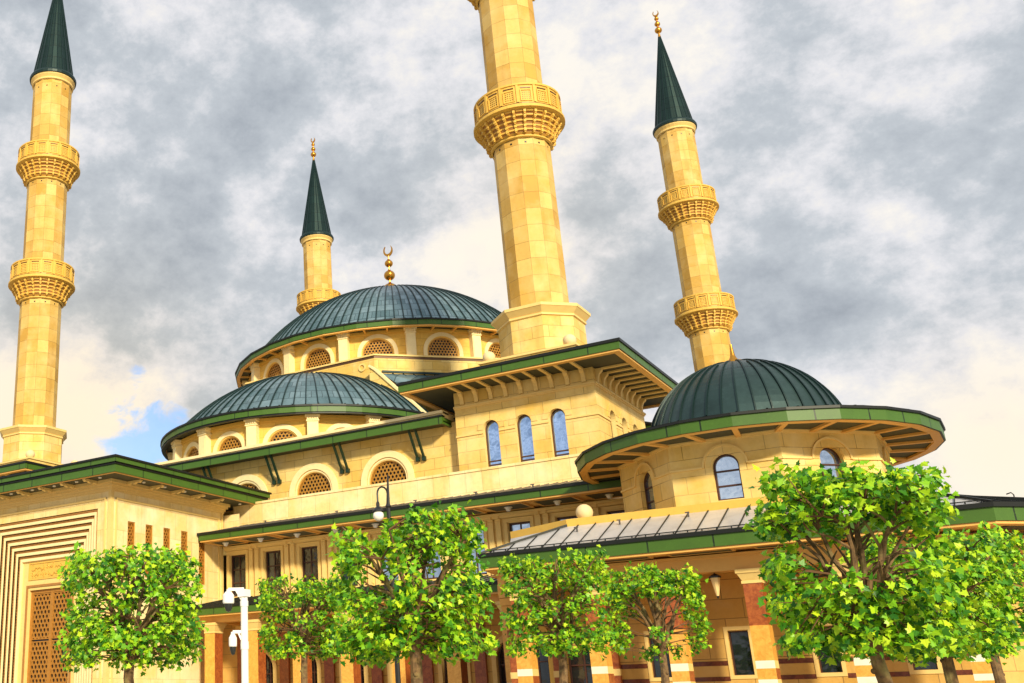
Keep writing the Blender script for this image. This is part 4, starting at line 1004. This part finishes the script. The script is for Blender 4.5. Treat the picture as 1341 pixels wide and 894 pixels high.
# arched timber bracket at the left end
for x in (-18.0,):
    s = MB(); P = [(43.9 - 2.0 * math.sin(t), 2.9 + 1.45 * (1 - math.cos(t))) for t in [PI / 2 * i / 8 for i in range(9)]]
    for (a, za), (b, zb) in zip(P, P[1:]): s.beam((x, a, za), (x, b, zb), .5, .22)
    s.box(x - .3, x + .3, 41.9, 43.9, 4.3, 4.6); s.build('arch_brace', 'amber', por)
    s = MB()
    for i in range(9):
        t = PI * i / 8
    Q = [(-17.65 + 1.15 * -math.cos(PI * i / 10), 2.9 + 1.2 * math.sin(PI * i / 10)) for i in range(11)]
    for (a, za), (b, zb) in zip(Q, Q[1:]): s.beam((a, 43.5, za), (b, 43.5, zb), .4, .2, 0, (0, 1, 0))
    s.build('arch_rib', 'amber', por)
for x, y in ((.55, 43.4), (1.1, 44.4)):
    s = MB(); s.beam((x - .8, y + .2, 3.9), (x, y - .3, 4.7), .2, .3); s.box(x - .25, x + .25, y - .4, y, 4.6, 4.95); s.build('bracket', 'trim', por)

# hanging lantern
def lantern(x, y, label):
    t = thing('hanging_lantern', label, 'lantern', (x, y, 4.36), 'hanging lanterns of the portico')
    s = MB(); s.tube([(x, y, 4.95), (x, y, 4.30)], .022, 6); s.build('chain', 'black_paint', t)
    s = MB(); s.lathe(x, y, [(.0, 4.34), (.05, 4.33), (.21, 4.24), (.21, 4.18), (.16, 4.18)], 8); s.build('lantern_cap', 'black_paint', t); s = MB(); s.lathe(x, y, [(0, 3.44), (.03, 3.47), (.05, 3.55)], 8); s.build('lantern_tip', 'black_paint', t)
    s = MB(); s.lathe(x, y, [(.05, 3.54), (.175, 4.19)], 8); s.build('lantern_glass', 'lantern_glass', t)
lantern(-9.75, 41.75, 'tapered amber lantern hanging beside the bare pier right of the small trees')

# ------------------------------------------------------------------ house beyond the portico
hs = thing('pale_house', 'pale distant house with a blue grey roof at the right edge behind the trees', 'house', (1.5, 64, -1.6))
mb = MB(); fh = Fr((-3.2, 60), (1, 0)); wall(mb, fh, 9, -1.6, 3.0, [(1.25, .72, 1.25, 2.15, 'rect'), (3.4, .72, 1.25, 2.15, 'rect')], .12); wall(mb, Fr((-3.2, 68), (0, -1)), 8, -1.6, 3.0, []); mb.build('house_wall', 'pale', hs)
for u in (1.25, 3.4): glass_window(hs, fh, u, .72, 1.25, 2.15, 'rect', .1, 'glass_sky', 'white_paint', (), (), .06)
mb = MB(); A, B = (-3.6, 59.5), (6.2, 59.5); mb.face([(*A, 2.95), (*B, 2.95), (6.2, 64, 5.4), (-3.6, 64, 5.4)]); mb.face([(-3.6, 68.5, 2.95), (-3.6, 64, 5.4), (6.2, 64, 5.4), (6.2, 68.5, 2.95)])
for i in range(9): mb.beam((-3.6, 59.5 + i * .5, 2.98 + i * .272), (6.2, 59.5 + i * .5, 2.98 + i * .272), .1, .06, 1)
mb.build('roof', ['glass_sky', 'dark_roof'], hs)
mb = MB(); mb.box(-3.4, 5, 59.2, 59.3, .95, 1.05)
for i in range(40): mb.box(-3.4 + i * .2, -3.32 + i * .2, 59.22, 59.28, .2, .95)
mb.build('balcony_rail', 'trim', hs)

# ------------------------------------------------------------------ street lamp and camera mast
lp = thing('street_lamp', 'black street lamp with a hooked arm and white globe above the two tier tree', 'street lamp', (-14.6, 26.4, -1.6))
lx, ly = -14.6, 26.4
s = MB(); s.tube([(lx, ly, -1.6), (lx, ly, -.6), (lx, ly, 5.35), (lx + .03, ly + .02, 6.2)], [.11, .08, .055, .02], 10); s.lathe(lx, ly, [(.055, 5.25), (.09, 5.3), (.055, 5.37)], 10); s.build('post', 'black_paint', lp)
s = MB(); s.tube([(lx, ly, 5.3), (lx, ly, 5.66)] + [(lx - .115 + .115 * math.cos(t), ly - .09 + .09 * math.cos(t), 5.66 + .2 * math.sin(t)) for t in [PI * i / 8 for i in range(1, 9)]] + [(lx - .23, ly - .18, 5.4)], .027, 7); s.lathe(lx - .23, ly - .18, [(.03, 5.44), (.05, 5.40), (.05, 5.30), (.16, 5.19), (.16, 5.15)], 14); s.build('arm', 'black_paint', lp)
s = MB(); s.ball((lx - .23, ly - .18, 5.04), .155, 0, 16); s.build('lamp_globe', 'opal', lp, True)
cmx, cmy = -11.22, 15.02
cm = thing('camera_mast', 'white security camera mast with two dome cameras in front of the arcade', 'camera mast', (cmx, cmy, -1.6))
s = MB(); s.tube([(cmx, cmy, -1.6), (cmx, cmy, 1.92)], .062, 14); s.box(cmx - .08, cmx + .08, cmy - .08, cmy + .08, 1.80, 1.92); s.tube([(cmx, cmy, 1.02), (cmx, cmy, 1.06)], .07, 14); s.build('mast', 'white_paint', cm)
dl = Vector((-.82, -.57, 0)).normalized()
def domecam(z, L, r):
    p = Vector((cmx, cmy, z)); e = p + dl * L
    s = MB(); s.beam(p, e, .05, .05); s.beam(p - Vector((0, 0, .25)), p + dl * L * .55, .03, .03); s.tube([e, e - Vector((0, 0, .06))], .035, 8); s.tube([(cmx, cmy, z - .29), (cmx, cmy, z - .20)], .072, 14); 
    s.lathe(e.x, e.y, [(0, z - .03), (r * .55, z - .04), (r, z - .10), (r, z - .22), (r * .92, z - .24)], 16); a = s.build('camera_housing', 'white_paint', cm)
    s = MB(); s.lathe(e.x, e.y, [(r * .8, z - .235), (r * .74, z - .30), (r * .45, z - .36), (0, z - .385)], 14); s.build('camera_lens', 'glass_dark', a, True)
domecam(1.93, .27, .10); domecam(1.22, .20, .07)

# ------------------------------------------------------------------ trees
LEAF = [(0, -.02), (.16, .0), (.46, -.06), (.34, .18), (.52, .42), (.26, .46), (.22, .62), (0, 1.0), (-.22, .62), (-.26, .46), (-.52, .42), (-.34, .18), (-.46, -.06), (-.16, .0)]
def make_tree(cx, cy, w, zt, zb, seed, label, nleaf=1900, keep=None, trunk_r=.13, leaf=.19, lean=0, twigden=1.0, depth=None):
    q = random.Random(seed)
    root = thing('plane_tree', label, 'tree', (cx, cy, -1.6), 'box clipped plane trees in front of the mosque')
    h = zt - zb; hw = w / 2; zc = (zt + zb) / 2; hd = (depth or w) / 2
    e2 = Vector((cx, cy, 0)).normalized(); e1 = Vector((e2.y, -e2.x, 0)); O3 = Vector((cx, cy, 0)); Z3 = Vector((0, 0, 1))
    def wp(a, b, z): return O3 + e1 * a + e2 * b + Z3 * z
    zf = zb + h * .10
    tr = MB(); base = wp(lean, 0, -1.6); fork = wp(0, 0, zf)
    pts = [base + (fork - base) * (i / 6) + Vector((q.uniform(-.035, .035), q.uniform(-.035, .035), 0)) * (0 < i < 6) for i in range(7)]
    tr.tube(pts, [trunk_r * (1.35 if i == 0 else 1.0 - .03 * i) for i in range(7)], 10)
    for i in range(4): tr.ball(pts[2 + i] + Vector((q.uniform(-1, 1), q.uniform(-1, 1), 0)).normalized() * trunk_r * .8 + Vector((0, 0, q.uniform(-.2, .2))), trunk_r * .38, 0, 7)
    def nrmbox(a, b, z, m=0): return max(abs(a) / (hw - m), abs(b) / (hd - m), abs(z - zc) / (h / 2 - m))
    limbs = []; br = MB(); nl = 10
    for k in range(nl + 3):
        t = 2 * PI * (k + q.uniform(-.3, .3)) / nl
        rise = (.96, .70, .90, .42, .80)[k % 5] * q.uniform(.92, 1.05)
        rr = q.uniform(.60, .92) if k < nl else q.uniform(.1, .35)
        if k >= nl: rise = .95
        tip = wp(math.cos(t) * hw * rr, math.sin(t) * hd * rr, zf + (zt - zf) * min(.95, rise))
        s0 = fork - Z3 * q.uniform(0, .25); P = []; od = e1 * math.cos(t) + e2 * math.sin(t)
        for i in range(8):
            u = i / 7; p = s0.lerp(tip, u) + od * (-.20 * math.sin(PI * u) * rise) + Vector((q.uniform(-.06, .06), q.uniform(-.06, .06), q.uniform(-.04, .04))) * (0 < i)
            P.append(p)
        br.tube(P, [trunk_r * .58 * (1 - .115 * i) for i in range(8)], 7); limbs.append(P)
        for f in range(3):                      # side branches
            st = P[3 + f]; sd = (od * q.uniform(.1, .7) + Vector((q.uniform(-.6, .6), q.uniform(-.6, .6), q.uniform(.1, .7)))).normalized() * q.uniform(.35, .7)
            S = [st, st + sd * .5 + Z3 * .04, st + sd]; br.tube(S, [.028, .02, .010], 5); limbs.append(S)
    allp = [p for L in limbs for p in L[1:]]
    clusters = []; ncl = int(nleaf / 20); tries = 0
    while len(clusters) < ncl and tries < 80000:
        tries += 1
        a, b, z = q.uniform(-hw, hw), q.uniform(-hd, hd), q.uniform(zb, zt)
        d = nrmbox(a, b, z, .10); f = (z - zb) / h
        if d > 1.0: continue
        k = sum(1 for v in (abs(a) / hw, abs(b) / hd, abs(z - zc) / (h / 2)) if v > .72)
        if k == 3 and q.random() < .6: continue
        pr = .10 + .90 * max(0, min(1, (d - .35) / .5)) ** 1.3
        if keep: pr *= keep(a / hw, b / hd, f)
        if q.random() > pr: continue
        p = wp(a, b, z)
        if any((p - o).length < .22 for o in clusters): continue
        clusters.append(p)
    tw = MB(); lf = MB()
    for p in clusters:
        o_ = min(allp, key=lambda o: (o - p).length + (.5 if o.z > p.z else 0))
        if q.random() < .85 * twigden:
            mid = o_.lerp(p, .55) + Vector((q.uniform(-.1, .1), q.uniform(-.1, .1), q.uniform(-.06, .1))); tw.tube([o_, mid, p], [.020, .014, .006], 4, 0, False)
        nlv = q.randint(20, 46); rad = q.uniform(.11, .19); v_ = p - O3
        outv = (e1 * (v_.dot(e1) / hw) + e2 * (v_.dot(e2) / hd)); tone = q.gauss(0, 1)
        for i in range(nlv):
            c = p + Vector((q.gauss(0, 1), q.gauss(0, 1), q.gauss(0, .75))) * rad * .8
            w_ = c - O3
            if nrmbox(w_.dot(e1), w_.dot(e2), c.z, -.05 - .06 * abs(q.gauss(0, 1))) > 1.0: continue
            nrm = (outv * .7 + Z3 * .55 + Vector((q.gauss(0, .6), q.gauss(0, .6), q.gauss(0, .5)))).normalized()
            ax = nrm.cross(Vector((q.gauss(0, 1), q.gauss(0, 1), q.gauss(0, 1)))).normalized(); ay = nrm.cross(ax); s_ = leaf * .80 * q.uniform(.65, 1.15); fold = q.uniform(.05, .35); droop = q.uniform(.0, .3)
            V = [c + (ax * x + ay * y + nrm * (-abs(x) * fold - y * y * droop)) * s_ for x, y in LEAF]
            b0 = len(lf.v); lf.v.extend([tuple(v) for v in V])
            for idx in ((0, 1, 2, 3, 4, 5, 6, 7), (0, 7, 8, 9, 10, 11, 12, 13)):
                lf.f.append(tuple(b0 + j for j in idx)); lf.m.append(0); lf.u.extend([(0, 0)] * 8)
    o_ = len(br.v); br.v += tw.v; br.f += [tuple(i + o_ for i in f) for f in tw.f]; br.m += [1] * len(tw.m); br.u += tw.u
    tr.build('trunk', 'bark', root, True); br.build('branches', ['bark', 'twig'], root, True)
    lf.build('leaves', 'leaf', root)
    return root
def keep_big(a, b, f):          # flat canopy, open waist with bare limbs, ring of leaves below
    if f > .70: return 1.0
    if f > .46: return .5 if a < -.74 else (.4 if a > .82 else .01)
    return .9 if abs(a) > .45 or f < .34 else .35
def keep_gap(a, b, f):
    if f > .86 and a < -.25: return .0
    if .50 < f < .70 and -.72 < a < .75: return .12
    if f <= .5 and a < -.5 and f > .25: return .6
    return 1.0
def keep_sparse(a, b, f):
    if f > .68: return .9
    if abs(a) < .6: return .14
    return .6
make_tree(-2.29, 18.91, 2.62, 3.34, .60, 11, 'big clipped tree in front of the rotunda, flat upper canopy over a lower leaf ring', 3700, keep_big, .115, .165, .16)
make_tree(-1.79, 24.0, 2.5, 2.85, .62, 12, 'clipped tree directly behind the big one, its trunk just right of it', 2800, None, .12, .155)
make_tree(-1.30, 29.5, 2.1, 3.45, .98, 13, 'rearmost clipped tree at the right, under the corner of the portico eave', 2600, None, .12, .15)
make_tree(-9.5, 17.87, 2.75, 3.32, .76, 14, 'large clipped tree below the street lamp with a gap under its crown', 3700, keep_gap, .13, .155)
make_tree(-15.15, 16.44, 2.72, 3.08, .80, 15, 'dense box clipped tree in front of the stepped portal', 3600, None, .12, .145)
make_tree(-20.04, 30.08, 2.9, 4.02, 1.46, 16, 'small clipped tree left of the street lamp, behind the white mast', 2900, None, .13, .155)
make_tree(-10.87, 28.69, 2.8, 3.82, 1.16, 17, 'clipped tree left of the sparse one, below the left corner of the portico', 2900, None, .13, .155)
make_tree(-9.55, 33.21, 2.75, 3.80, 1.04, 18, 'sparse clipped tree with bare inner twigs left of the hanging lantern', 1900, keep_sparse, .13, .16)
